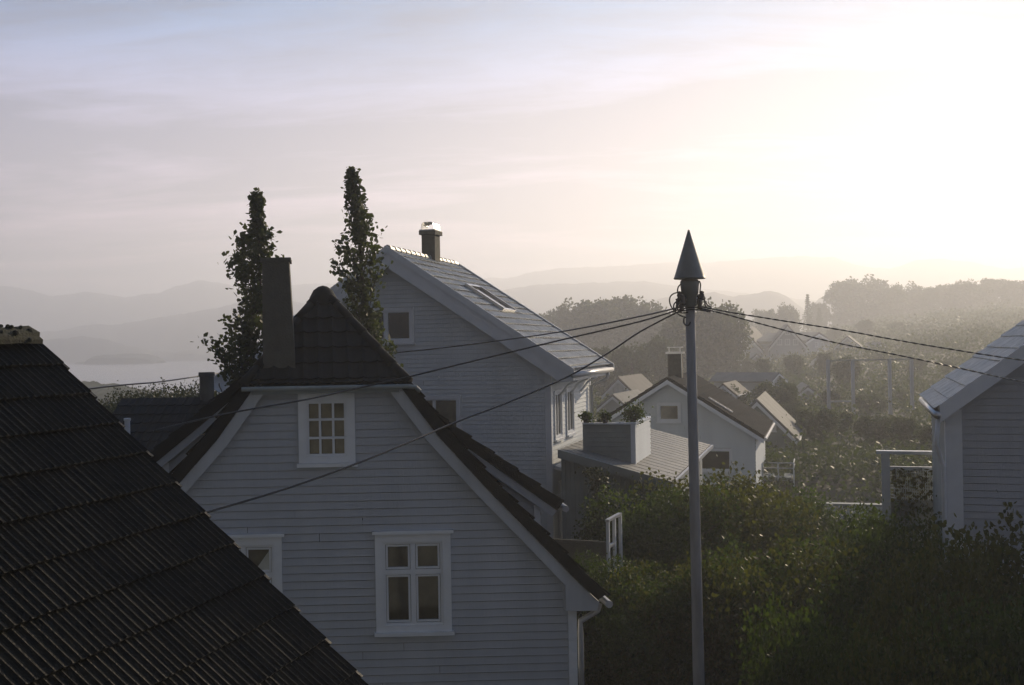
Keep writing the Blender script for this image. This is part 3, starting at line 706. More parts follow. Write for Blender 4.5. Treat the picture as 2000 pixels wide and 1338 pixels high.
# gutter with fascia, downpipe, eave bracket
m = MB(); m.box(eu_ - .06, eu_ - .02, .06, DV - .1, ez_ - .30, ez_ - .06); m.build('fascia', M['trim'], C.e)
m = MB(); m.tube([(eu_ + .07, -.02, ez_ - .14), (eu_ + .07, DV - .25, ez_ - .14)], .075, 10); m.build('gutter', M['gutter'], C.e, True)
m = MB(); m.tube([(eu_ + .05, DV - .7, ez_ - .22), (eu_ - .02, DV - .7, ez_ - .4), (uw + .1, DV - .55, ez_ - .62), (uw + .1, DV - .55, .3)], .05, 8); m.build('downpipe', M['gutter'], C.e, True)
for yb in (1.4, 2.9, 4.3):
    m = MB(); m.tube([(uw + .02, yb, ez_ - .75), (uw + .25, yb, ez_ - .45), (eu_ - .1, yb, ez_ - .32)], .035, 6); m.build('bracket', M['trim'], C.e)
# chimney with sheet cap
cv = C.hitu(842, 505, au)[0]; hw = .21
ctz = C.hitu(842, 451, au)[1]
m = MB(); m.box(au - hw, au + hw, cv - .24, cv + .24, az_ - .6, ctz - .12); chm = m.build('chimney', M['brick'], C.e)
m = MB(); m.box(au - hw - .05, au + hw + .05, cv - .33, cv + .33, ctz - .14, ctz - .02); m.build('chimney_collar', M['brick'], chm)
m = MB(); m.box(au - hw - .04, au + hw + .04, cv - .32, cv + .32, ctz - .018, ctz + .012); m.build('flashing', M['metal'], chm)
m = MB(); arc = [(au - hw, ctz)] + [(au - hw + .02 + .09 * (1 - math.cos(t_)), ctz + .13 + .09 * math.sin(t_)) for t_ in (0, .5, 1.0, 1.57)] + [(au + hw - .02 - .09 * (1 - math.cos(t_)), ctz + .13 + .09 * math.sin(t_)) for t_ in (1.57, 1.0, .5, 0)] + [(au + hw, ctz)]
for (p, q_) in zip(arc, arc[1:]): m.prism([(p[0], cv - .3, p[1]), (q_[0], cv - .3, q_[1]), (q_[0], cv - .3, q_[1] + .018), (p[0] + .018 * (p[0] < au), cv - .3, p[1] + .018)], [(p[0], cv + .3, p[1]), (q_[0], cv + .3, q_[1]), (q_[0], cv + .3, q_[1] + .018), (p[0] + .018 * (p[0] < au), cv + .3, p[1] + .018)])
m.build('chimney_cap', M['metal'], chm)
# skylight lying in the right slope
def on_slope(px, py):                               # (distance along ridge, distance down slope) under a sight line
    n_ = Vector((math.sin(pit), 0, math.cos(pit))); d = ray(px, py); dl = Vector((d.dot(C.u), d.dot(C.v), d.z))
    c = Vector((0, 0, CAMZ)) - C.o; cl_ = Vector((c.dot(C.u), c.dot(C.v), c.z)); O = Vector((au, 0, az_))
    t_ = n_.dot(O - cl_) / n_.dot(dl); q_ = cl_ + dl * t_ - O; return q_.y, q_.x / math.cos(pit)
ka, kb = on_slope(905, 560), on_slope(968, 608); kc = on_slope(925, 560)
print('skylight', ka, kb, kc)
Dn = Vector((math.cos(pit), 0, -math.sin(pit))); Nn_ = Vector((math.sin(pit), 0, math.cos(pit)))
def slope_box(m, v0, v1, s0, s1, h0, h1):
    O = Vector((au, 0, az_)); c = [O + Vector((0, v_, 0)) + Dn * s_ for v_, s_ in ((v0, s0), (v1, s0), (v1, s1), (v0, s1))]
    m.hexa([p + Nn_ * h0 for p in c] + [p + Nn_ * h1 for p in c])
v0, v1 = ka[0], kc[0]; s0, s1 = ka[1], kb[1]
if v1 - v0 < .6: v1 = v0 + .78
m = MB(); slope_box(m, v0, v0 + .07, s0, s1, 0, .13); slope_box(m, v1 - .07, v1, s0, s1, 0, .13); slope_box(m, v0 + .07, v1 - .07, s0, s0 + .10, 0, .12); slope_box(m, v0 + .07, v1 - .07, s1 - .08, s1, 0, .10)
sk = m.build('skylight', M['metal'], C.e)
m = MB(); slope_box(m, v0 + .072, v1 - .072, s0 + .11, s1 - .09, .02, .07); m.build('pane', M['pane_dark'], sk)
# ridge caps
m = MB()
for k in range(int(DV / .4)):
    m.tube([(au, .05 + k * .4, az_ + .0), (au, .05 + k * .4 + .43, az_ - .012)], [.12, .10], 8)
m.build('ridge_tile', M['grey_tile'], C.e)
# door canopy on the side wall and the door below it
cz = C.hitu(1090, 925, uw)[1]
m = MB(); m.prism([(uw + .02, .6, cz + .28), (uw + .95, .6, cz), (uw + .95, .6, cz - .07), (uw + .02, .6, cz + .18)], [(uw + .02, 2.6, cz + .28), (uw + .95, 2.6, cz), (uw + .95, 2.6, cz - .07), (uw + .02, 2.6, cz + .18)]); cnp = m.build('door_canopy', M['trim'], C.e)
for yb in (.75, 2.45): MB().tube([(uw + .03, yb, cz - .55), (uw + .8, yb, cz - .06)], .03, 6).build('bracket', M['trim'], cnp)
m = MB(); m.box(uw + .02, uw + .06, 1.0, 2.2, cz - 2.4, cz - .2)
for k in range(8): m.box(uw + .055, uw + .075, 1.02 + k * .148, 1.02 + k * .148 + .13, cz - 2.38, cz - .25)
m.build('door', M['trim'], C.e)

# ================================================================== annex with clad parapet and a board-covered lean-to roof
G = Frame('annex', 1310, 26.0, 16, GL, 'low annex with a weathered board roof and clad balcony parapet beside the tall house', 'annex')
r1, z1 = G.hit(1310, 941, 0); r0, z0_ = G.hit(1183, 905, 0)
vbk = G.hitu(1388, 906, r1)[0]
print('annex', r0, z0_, r1, z1, vbk)
sl_ = (z1 - z0_) / (r1 - r0); r00 = r0 - 1.2; z00 = z0_ - 1.2 * sl_
m = MB(); nb = int(vbk / .26)
for k in range(nb):                                  # boards running down the slope
    y0, y1 = k * vbk / nb + .006, (k + 1) * vbk / nb - .006; h_ = .007 * (k % 2)
    m.hexa([(r00, y0, z00 - .04), (r1, y0, z1 - .04), (r1, y1, z1 - .04), (r00, y1, z00 - .04), (r00, y0, z00 + h_), (r1, y0, z1 + h_), (r1, y1, z1 + h_), (r00, y1, z00 + h_)])
m.build('roof', M['felt'], G.e)
m = MB(); m.prism([(r00, -.04, z00 + .01), (r1 + .02, -.04, z1 + .01), (r1 + .02, -.04, z1 - .2), (r00, -.04, z00 - .2)], [(r00, .004, z00 + .01), (r1 + .02, .004, z1 + .01), (r1 + .02, .004, z1 - .2), (r00, .004, z00 - .2)])
m.build('fascia', M['grey'], G.e)
m = MB(); m.box(r1 + .03, r1 + .10, -.05, vbk + .03, z1 - .10, z1 - .005); m.build('gutter', M['gutter'], G.e)
m = MB()
for k in range(22): 
    a = r00 + (r1 - .25 - r00) * k / 22; b_ = r00 + (r1 - .25 - r00) * (k + 1) / 22
    m.box(a + .004, b_ - .004, .3 + .012 * (k % 2), .36, 0, z00 + (a - r00) * sl_ - .16)
m.build('wall', M['grey'], G.e)
m = MB()
for k in range(14):
    a = .36 + (vbk - .7) * k / 14; b_ = .36 + (vbk - .7) * (k + 1) / 14; m.box(r1 - .30, r1 - .25 + .012 * (k % 2), a + .004, b_ - .004, 0, z1 - .12)
m.build('wall', M['grey'], G.e)
# parapet box
PV = 1.2
pl, pzt = G.hit(1138, 828, PV); pr, pzb = G.hit(1240, 905, PV); pzt = G.hit(1200, 829, PV)[1]
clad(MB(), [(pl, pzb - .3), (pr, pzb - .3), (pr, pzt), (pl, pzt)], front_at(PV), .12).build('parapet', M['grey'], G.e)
m = clad(MB(), [(PV, pzb - .3), (PV + 2.6, pzb - .3), (PV + 2.6, pzt), (PV, pzt)], side_at(pr), .12); m.build('parapet', M['mid'], G.e)  # side boards paler than the front: sunlight put into the colour
m = MB(); m.box(pr - .09, pr + .03, PV - .035, PV + .09, pzb - .3, pzt); m.box(pl, pr + .05, PV - .06, PV + .1, pzt + .002, pzt + .04); m.box(pr - .07, pr + .05, PV + .1, PV + 2.6, pzt + .002, pzt + .04); m.build('rail', M['trim'], G.e)
GP = dict(pl=pl, pr=pr, z=pzt, v=PV)

# ================================================================== white gable house in the middle distance
def house(name, px, py, Y, az, right_px, right_py, depth, label, wall='mid', roofm='brown_tile', left=None, pitch=.16, gz=None, overh=.35, win=(), detail=True, cat='house', group=None, board=.12, tile=.3, roofw=.13):
    """Gable-fronted house: apex (px, py), right eave (right_px, right_py), all in the front plane at distance Y."""
    p = at(px, py, Y); g = gz if gz is not None else ground_z(p.x, p.y) - .3
    H = Frame(name, px, Y, az, g, label, cat, group)
    u0, z0 = H.hit(px, py, 0); u1, z1 = H.hit(right_px, right_py, 0); w_ = u1 - u0; pt = math.atan2(z0 - z1, w_); L = math.hypot(w_, z0 - z1)
    m = MB()
    for sg in (1, -1):
        cx, sx = math.cos(pt) * sg, math.sin(pt); uu = 1 if sg == 1 else (left or 1)
        if detail: tiled(m, (u0, 0, z0), (0, 1, 0), (cx, 0, -sx), depth, L * uu, .34, tile, .02, .03, nper=4 if sg == 1 else 3)
        Q = [(u0, z0 - .015), (u0 + cx * L * uu, z0 - sx * L * uu - .015), (u0 + cx * L * uu, z0 - sx * L * uu - roofw), (u0, z0 - roofw)]
        m.prism([(a, 0, b_) for a, b_ in Q], [(a, depth, b_) for a, b_ in Q])
    m.build('roof', M[roofm], H.e)
    vw = overh; ul_, ur_ = u0 - (w_ * (left or 1) - overh), u1 - overh; zt_ = lambda u_: z0 - roofw - .02 - abs(u_ - u0) * math.tan(pt)
    pol = [(ul_, 0), (ur_, 0), (ur_, zt_(ur_)), (u0, zt_(u0)), (ul_, zt_(ul_))]
    holes = [pxrect(H, *q_[:4], vw) for q_ in win]
    if detail: clad(MB(), pol, front_at(vw), board, .02, [shr(q_) for q_ in holes]).build('wall', M[wall], H.e)
    else: MB().poly([(a, vw, b_) for a, b_ in pol]).build('wall', M[wall], H.e)
    m = MB()
    if detail: clad(m, [(vw, 0), (depth - vw, 0), (depth - vw, zt_(ur_)), (vw, zt_(ur_))], side_at(ur_), board)
    else: m.poly([(ur_, vw, 0), (ur_, depth - vw, 0), (ur_, depth - vw, zt_(ur_)), (ur_, vw, zt_(ur_))])
    m.poly([(ul_, vw, 0), (ul_, depth - vw, 0), (ul_, depth - vw, zt_(ul_)), (ul_, vw, zt_(ul_))]); m.poly([(a, depth - vw, b_) for a, b_ in pol])
    m.build('wall', M[wall], H.e)
    MB().box(ul_ + .2, ur_ - .2, vw + .5, depth - vw - .3, .1, z1 - .1 if z1 > .6 else .5).build('light_blocker', M['brick'], H.e)  # added inner box, there only to block light
    for q_, hq in zip(win, holes):
        window(H.e, front_at(vw), *hq, cas=q_[5] if len(q_) > 5 else .1, layout=q_[4] if len(q_) > 4 else ((1, 1), (1,)), pane='pane_dark' if len(q_) > 6 else 'pane')
    for sg in (1, -1):
        cx, sx = math.cos(pt) * sg, math.sin(pt); uu = 1 if sg == 1 else (left or 1)
        a, b_ = (u0, z0 - roofw * .8), (u0 + cx * L * uu, z0 - roofw * .8 - sx * L * uu); Q = [a, b_, (b_[0], b_[1] - pitch), (a[0], a[1] - pitch)]
        MB().prism([(p_[0], .0, p_[1]) for p_ in Q], [(p_[0], -.03, p_[1]) for p_ in Q]).build('bargeboard', M['trim'], H.e)
    MB().tube([(u1 + .05, -.03, z1 - .1), (u1 + .05, depth, z1 - .1)], .065, 8).build('gutter', M['gutter'], H.e)
    H.info = (u0, z0, u1, z1, pt, L, ul_, ur_); return H

E = house('white_house', 1303, 737, 42, 16, 1492, 853, 8, 'white gable house with square attic window behind the utility pole', left=.9, gz=7.4,
          win=[(1284, 786, 1330, 824, ((1,), (1,)), .10), (1364, 876, 1430, 920, ((1,), (1,)), .08, 1)])
u0, z0e, u1, z1e, pt, L, ulE, urE = E.info
cvE = 2.6; xa, za = E.hit(1304, 690, cvE); xb, zb = E.hit(1331, 735, cvE)
m = MB(); m.box(xa, xb, cvE, cvE + .6, z0e - 1.0, za); chE = m.build('chimney', M['brick'], E.e)
m = MB(); m.box(xa - .08, xb + .08, cvE - .08, cvE + .68, za - .03, za + .05); m.box(xb, xb + .03, cvE - .02, cvE + .04, z0e - .9, za - .03); m.build('flashing', M['metal'], chE)
m = MB(); m.box(xa - .02, xb + .02, cvE, cvE + .6, za + .22, za + .26)
for x_ in (xa + .05, xb - .05): m.box(x_ - .02, x_ + .02, cvE + .05, cvE + .1, za + .05, za + .22)
m.build('chimney_cap', M['metal'], chE)
Dv = Vector((math.cos(pt), 0, -math.sin(pt))); O = Vector((u0, 0, z0e)); nrm = Vector((math.sin(pt), 0, math.cos(pt)))
m = MB(); s_ = O + Vector((0, 1.0, 0)) + Dv * 1.7 + nrm * .06
for k in (0, .35): m.tube([s_ + Vector((0, k, 0)), s_ + Vector((0, k, 0)) + Dv * 1.1], .03, 6)
for k in range(5): m.tube([s_ + Dv * (.1 + .22 * k), s_ + Dv * (.1 + .22 * k) + Vector((0, .35, 0))], .018, 6)
m.build('roof_ladder', M['metal'], E.e)

# ================================================================== right-hand house
RH = Frame('boarded_house', 1878, 18.0, 18, GL, 'boarded gable house cut off by the right edge of the view', 'house')
cu, _ = RH.hit(1852, 900, 0)
eu, ez = RH.hit(1838, 806, -.35); au2 = RH.hit(2000, 690, -.35); slp = (au2[1] - ez) / (au2[0] - eu); half = 4.2
apx, apz = eu + half, ez + half * slp; vb = min(9.0, max(4.5, RH.hitu(1811, 778, eu)[0]))
print('right house', eu, ez, slp, vb)
pt = math.atan(slp); L = half / math.cos(pt)
m = MB()
for sg in (-1, 1):
    tiled(m, (apx, -.33, apz + .1), (0, 1, 0), (sg * math.cos(pt), 0, -math.sin(pt)), vb + .33, L + .1, .34, .3, .012, .03, nper=5)
    Q = [(apx, apz + .08), (apx + sg * half, ez + .08), (apx + sg * half, ez - .05), (apx, apz - .05)]; m.prism([(a, -.33, b_) for a, b_ in Q], [(a, vb, b_) for a, b_ in Q])
m.build('roof', M['grey_tile'], RH.e)
for sg in (-1, 1):
    a, b_ = (apx, apz + .14), (apx + sg * (half + .02), ez + .13); Q = [a, b_, (b_[0], b_[1] - .30), (a[0], a[1] - .30)]
    MB().prism([(p_[0], -.36, p_[1]) for p_ in Q], [(p_[0], -.331, p_[1]) for p_ in Q]).build('bargeboard', M['trim'], RH.e)
wl = cu; wr = 2 * apx - cu; ztop = lambda u_: apz - .06 - abs(u_ - apx) * slp
clad(MB(), [(wl, 0), (wr, 0), (wr, ztop(wr)), (apx, ztop(apx)), (wl, ztop(wl))], front, .118).build('wall', M['white'], RH.e)
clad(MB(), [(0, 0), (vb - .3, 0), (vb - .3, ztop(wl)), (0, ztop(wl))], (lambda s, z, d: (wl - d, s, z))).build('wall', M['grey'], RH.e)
m = MB(); m.box(wl - .03, wl + .22, -.045, .0, 0, ztop(wl)); m.box(wl - .04, wl - .02, -.04, .16, 0, ztop(wl)); m.build('corner_board', M['trim'], RH.e)
m = MB(); m.tube([(eu - .06, -.4, ez - .04), (eu - .06, vb, ez - .04)], .065, 8); m.build('gutter', M['metal'], RH.e, True)
m = MB(); m.tube([(eu - .04, -.28, ez - .1), (eu - .08, -.3, ez - .52), (eu - .02, -.12, ez - .7), (wl - .08, -.08, ez - .95), (wl - .08, -.08, .2)], .038, 8); m.build('downpipe', M['trim'], RH.e, True)
for k in range(3): MB().tube([(apx - 2.2 - .12 * k, 1.2 + .5 * k, apz - 2.0 * slp + .15), (apx - 2.1 - .12 * k, 1.25 + .5 * k, apz - 1.95 * slp + .4), (apx - 1.9 - .12 * k, 1.3 + .5 * k, apz - 1.9 * slp + .42)], .02, 6).build('roof_bracket', M['metal'], RH.e)
# veranda standing left of it
V = Frame('veranda', 1790, 22.5, 18, GL, 'vine-screened veranda with white corner posts left of the grey boarded house', 'veranda')
a = V.hit(1726, 887, 0); b_ = V.hit(1858, 880, 0); c = V.hit(1742, 976, 0)
m = MB(); m.box(a[0] - .05, a[0] + .12, 0, .12, 0, a[1]); m.build('post', M['trim'], V.e)
m = MB(); m.box(b_[0] - .12, b_[0] + .05, 0, .12, 0, a[1]); m.build('post', M['trim'], V.e)
m = MB(); m.box(a[0] - .15, b_[0] + .1, -.04, .16, a[1] + .002, a[1] + .07); m.build('beam', M['trim'], V.e)
m = MB(); m.box(a[0] + .125, b_[0] - .125, .02, .10, a[1] - .34, a[1] - .26); m.build('rail', M['trim'], V.e)
clad(MB(), [(a[0] + .12, 0), (b_[0] - .12, 0), (b_[0] - .12, c[1]), (a[0] + .12, c[1])], front_at(.05)).build('wall', M['grey'], V.e)
m = MB()
for k in range(22):
    s_ = a[0] + .2 + (b_[0] - a[0] - .4) * k / 21; m.box(s_ - .012, s_ + .012, .03, .05, c[1], a[1] - .34)
for k in range(9):
    z_ = c[1] + (a[1] - .36 - c[1]) * (k + .5) / 9; m.box(a[0] + .13, b_[0] - .13, .052, .066, z_ - .012, z_ + .012)
m.build('lattice', M['mid'], V.e)
n = 500; PP = np.stack([RNG.uniform(a[0] + .15, b_[0] - .1, n), RNG.uniform(-.05, .15, n), RNG.uniform(c[1] - .3, a[1] - .3, n)], 1)
tag(quads_object('vine', leaves_arr(PP, .10), M['lf_olive'], V.e, 6), kind='stuff')

# ================================================================== utility pole
PY = 16.0
pt_, pb_ = at(1349, 640, PY), at(1365, 1338, PY)
lean = (pb_ - pt_); g0 = pb_ + lean * ((pb_.z - GL + .3) / (pt_.z - pb_.z)); top = pt_ - lean * ((at(1344, 545, PY).z - pt_.z) / (pt_.z - pb_.z))
pole = bpy.data.objects.new('utility_pole', None); COL.objects.link(pole); pole.location = g0
tag(pole, 'grey wooden utility pole with a pointed cone cap and cables both ways', 'utility pole')
tp = top - g0; m = MB(); m.tube([(0, 0, 0), tp * .33, tp * .66, tp], [.100, .088, .078, .070], 16); m.build('post', M['wood'], pole, True)
m = MB(); rc = (at(1376, 543, PY) - at(1314, 543, PY)).length / 2; hc = (at(1345, 447, PY) - at(1345, 543, PY)).length
m.lathe(tuple(tp), [(.0, .0), (rc * .97, .0), (rc, .01), (rc * .93, .05), (.012, hc), (0, hc)], 36); m.build('cap', M['polecap'], pole)
m = MB(); m.lathe((tp.x, tp.y, tp.z), [(.08, -.42), (.10, -.40), (.10, -.24), (.128, -.215), (.144, -.05), (.128, -.016), (.08, -.01)], 16); m.build('collar', M['polecap'], pole, True)
def isl(x, z, y, nm='insulator', s=0.8):
    x, y, z = x * .8, y * .8, z * .8
    m = MB(); m.tube([(tp.x, tp.y, tp.z + z - .02), (tp.x + x, tp.y + y, tp.z + z - .02)], .016, 6)
    br = m.build('bracket', M['metal'], pole)
    m = MB(); m.lathe((tp.x + x, tp.y + y, tp.z + z - .03), [(.0, -.07), (.035, -.07), (.05 * s, -.045), (.03, -.02), (.052 * s, .01), (.032, .035), (.04, .06), (0, .075)], 12); m.build(nm, M['ceramic'], br, True)
for x, z, y in ((-.20, -.28, -.05), (-.17, -.47, -.12), (-.20, -.40, .14), (.21, -.28, -.05), (.16, -.44, -.12), (.19, -.33, .14), (-.15, -.36, -.16)): isl(x, z, y)
def bez(a, b_, c, d, n=14):
    a, b_, c, d = map(Vector, (a, b_, c, d)); return [a * (1 - t_) ** 3 + b_ * 3 * t_ * (1 - t_) ** 2 + c * 3 * t_ * t_ * (1 - t_) + d * t_ ** 3 for t_ in [i / n for i in range(n + 1)]]
q = lambda x, y, z: (tp.x + x * .8, tp.y + y * .8, tp.z + z * .8)
m = MB()
for A4 in ((q(-.20, -.05, -.25), q(-.50, -.1, -.25), q(-.38, 0, -.55), q(-.25, 0, -.62)), (q(-.17, -.1, -.10), q(-.26, -.1, -.12), q(-.26, -.1, -.3), q(-.2, -.05, -.28)),
           (q(.16, -.1, -.05), q(.24, 0, -.1), q(.15, 0, -.25), q(.21, -.05, -.28)), (q(.21, -.05, -.28), q(.32, 0, -.32), q(.22, 0, -.5), q(.34, 0, -.56)),
           (q(.16, -.12, -.44), q(.10, -.1, -.5), q(.15, -.1, -.62), q(.32, -.05, -.57)), (q(-.17, -.12, -.46), q(-.3, -.1, -.4), q(-.3, -.1, -.7), q(-.06, -.12, -.62)),
           (q(-.2, .14, -.4), q(-.36, .1, -.45), q(-.3, .1, -.65), q(-.1, -.12, -.72)), (q(-.25, -.1, -.62), q(-.1, -.15, -.5), q(.05, -.15, -.52), q(.32, -.05, -.58)),
           (q(-.3, -.1, -.64), q(-.1, -.18, -.56), q(.1, -.18, -.56), q(.36, -.05, -.62)), (q(-.12, -.1, -.7), q(-.2, -.12, -.86), q(-.05, -.15, -.93), q(-.02, -.12, -.8)),
           (q(-.15, -.13, -.36), q(-.05, -.16, -.3), q(-.32, -.1, -.5), q(-.28, -.05, -.62)), (q(.19, .1, -.33), q(.36, .1, -.4), q(.28, .1, -.5), q(.4, 0, -.53))):
    m.tube(bez(*A4), .011, 6)
m.build('jumper_cable', M['rubber'], pole, True)

def cable(pts, r, label, twist=True, cm='bare', sag=0.0, pitch=.24, grp=None):
    """pts: sight points with their distances; a smooth curve through them, made of two strands twisted together."""
    P = [at(*p) for p in pts]; C_ = []
    for i in range(len(P) - 1):
        p0, p1, p2, p3 = P[max(i - 1, 0)], P[i], P[i + 1], P[min(i + 2, len(P) - 1)]
        n_ = max(4, int((p2 - p1).length / (pitch / 8 if twist else .4)))
        for k in range(n_):
            t_ = k / n_; C_.append(.5 * ((2 * p1) + (-p0 + p2) * t_ + (2 * p0 - 5 * p1 + 4 * p2 - p3) * t_ * t_ + (-p0 + 3 * p1 - 3 * p2 + p3) * t_ ** 3))
    C_.append(P[-1]); m = MB()
    if twist:
        for ph in (0, math.pi):
            L = 0; Q = []
            for i, p in enumerate(C_):
                if i: L += (p - C_[i - 1]).length
                t_ = (C_[min(i + 1, len(C_) - 1)] - C_[max(i - 1, 0)]).normalized(); a = t_.cross(Vector((0, 0, 1))).normalized(); c = t_.cross(a)
                g = 2 * math.pi * L / pitch + ph; Q.append(p + (a * math.cos(g) + c * math.sin(g)) * r * .95)
            m.tube(Q, r, 5)
    else: m.tube(C_, r, 6)
    o = m.build('overhead_cable', M['bare' if twist else 'rubber'], None, True); return tag(o, label, 'cable', grp)
cable([(1328, 600, 16), (1250, 618, 17.6), (1113, 645, 20), (1000, 662, 22), (860, 680, 22.6), (754, 691, 23), (640, 705, 23.5), (560, 716, 24)], .014, 'uppermost cable running left from the pole across the tall gable wall', False, grp='overhead cables')
cable([(1328, 604, 16), (1250, 628, 15.9), (1113, 660, 15.7), (1000, 687, 15.5), (900, 711, 15.3), (790, 738, 15.1), (690, 760, 14.9), (600, 780, 14.3), (463, 804, 13.6), (380, 822, 13.2), (300, 842, 12.8)], .013,
      'cable from the pole passing just under the half-hip eave of the nearest house', False, grp='overhead cables')
cable([(1330, 606, 16), (1250, 648, 15.8), (1190, 688, 15.6), (1110, 735, 15.3), (1000, 783, 14.8), (897, 822, 14.2), (800, 863, 13.3), (700, 904, 12.5), (560, 954, 11.6), (405, 1000, 10.8), (330, 1020, 10.4)], .013,
      'lowest left-hand cable crossing below the paned attic window', False, grp='overhead cables')
cable([(150, 764, 22), (177, 759, 22.5), (240, 752, 24), (310, 746, 26), (360, 739, 28), (400, 733, 30), (440, 727, 32)], .02, 'short dark cable above the sea left of the poplar', False, grp='overhead cables')
cable([(1365, 598, 16), (1420, 609, 15.9), (1500, 622, 15.7), (1640, 644, 15.3), (1750, 664, 15), (1850, 681, 14.7), (2000, 704, 14.2), (2250, 735, 13.4)], .0062, 'upper twisted cable running right from the pole', grp='overhead cables')
cable([(1365, 602, 16), (1410, 612, 15.9), (1480, 631, 15.7), (1560, 652, 15.5), (1640, 671, 15.3), (1780, 699, 15.1), (1900, 725, 14.9), (2000, 746, 14.2), (2250, 790, 12.8)], .0062, 'lower twisted cable running right from the pole, strands glinting in the sun', grp='overhead cables')

# ================================================================== poplars behind the nearest house
def poplar(name, rows, Y, n, leaf, label, dy=.5):
    """rows: (py, left px, right px) outline; leaves hang on steep branches kept inside it."""
    cx = sum((a + b_) / 2 for _, a, b_ in rows[-3:]) / 3
    base = at(cx, rows[-1][0], Y); g = Vector((base.x, Y, ground_z(base.x, Y) - .2))
    e = bpy.data.objects.new(name, None); COL.objects.link(e); e.location = g; tag(e, label, 'tree', 'poplars between the houses')
    W = [(at((a + b_) / 2, y, Y) - g, (at(b_, y, Y) - at(a, y, Y)).length / 2 * 1.22) for y, a, b_ in rows]; W.sort(key=lambda q: q[0].z)
    zs = [q[0].z for q in W]; ztop = zs[-1] - .16; zb = zs[0]
    def env(z):
        z = min(max(z, zb), ztop); return interp([(q[0].z, q[0].x) for q in W], z), interp([(q[0].z, q[1]) for q in W], z) * min(1, .10 + max(0, (ztop - z) / .95) ** .75) * (1 + .20 * math.sin(z * 3.7 + Y) + .12 * math.sin(z * 8.3))
    C_ = []; br = []
    nb = int((ztop - 1.0) * 9)
    for k in range(nb):
        z = 1.0 + (ztop - 1.0) * (k / nb); c, w_ = env(z); a = k * 2.4 + random.random(); ln = random.uniform(.6, 1.2)
        ln = min(ln, (ztop - z) * .85 + .03); z2 = z + ln; c2, w2_ = env(z2); rr = w2_ * random.uniform(.5, 1.02) ** .8
        A, B_ = Vector((c, 0, max(z, .3))), Vector((c2 + math.cos(a) * rr, math.sin(a) * rr, z2)); br.append((A, B_))
        mlf = int(n / nb * random.uniform(.4, 1.6))
        for _ in range(mlf):
            t_ = random.random() ** .6; p = A.lerp(B_, t_); s_ = .05 + .09 * w2_
            p += Vector((random.gauss(0, s_), random.gauss(0, s_), random.gauss(0, .07))); C_.append(tuple(p))
    for _ in range(int(n * .22)):
        t_ = random.random(); z = .8 + (ztop - .8) * t_; c, w_ = env(z); a = random.random() * 6.283; rr = w_ * random.random() ** .5 * .8
        if math.sin(z * 5.1 + a * 1.0) + math.sin(z * 2.3 + a * 2) > .1: C_.append((c + math.cos(a) * rr, math.sin(a) * rr, z))
    quads_object('crown', leaves_arr(np.array(C_), leaf, jitter=.4), M['lf_poplar'], e, 6)
    m = MB(); m.tube([(env(z)[0] if z > .5 else env(1)[0], 0, z) for z in [ztop * k / 10 for k in range(11)]], [.13 - .0115 * k for k in range(11)], 7)
    for A, B_ in br[::2]: m.tube([A, A.lerp(B_, .5) + Vector((0, 0, -.04)), B_], [.022, .014, .006], 4)
    m.build('trunk', M['bark'], e, True); return e
poplar('poplar_tree', [(323, 683, 690), (345, 670, 708), (380, 664, 711), (405, 664, 722), (420, 663, 738), (440, 658, 741), (462, 659, 742), (500, 668, 742), (560, 672, 740), (620, 678, 748), (660, 690, 760), (705, 700, 772), (780, 700, 772), (900, 700, 770)],
       22.5, 6200, .10, 'tall narrow poplar in front of the tall gabled house')
poplar('poplar_tree', [(372, 503, 506), (400, 490, 511), (440, 487, 523), (468, 467, 540), (500, 468, 550), (540, 467, 552), (600, 462, 550), (612, 448, 548), (640, 428, 545), (660, 421, 540), (700, 425, 540), (735, 432, 520), (800, 440, 530), (900, 440, 520)],
       22.0, 10000, .10, 'poplar with a broad leafy foot behind the dark rendered chimney')

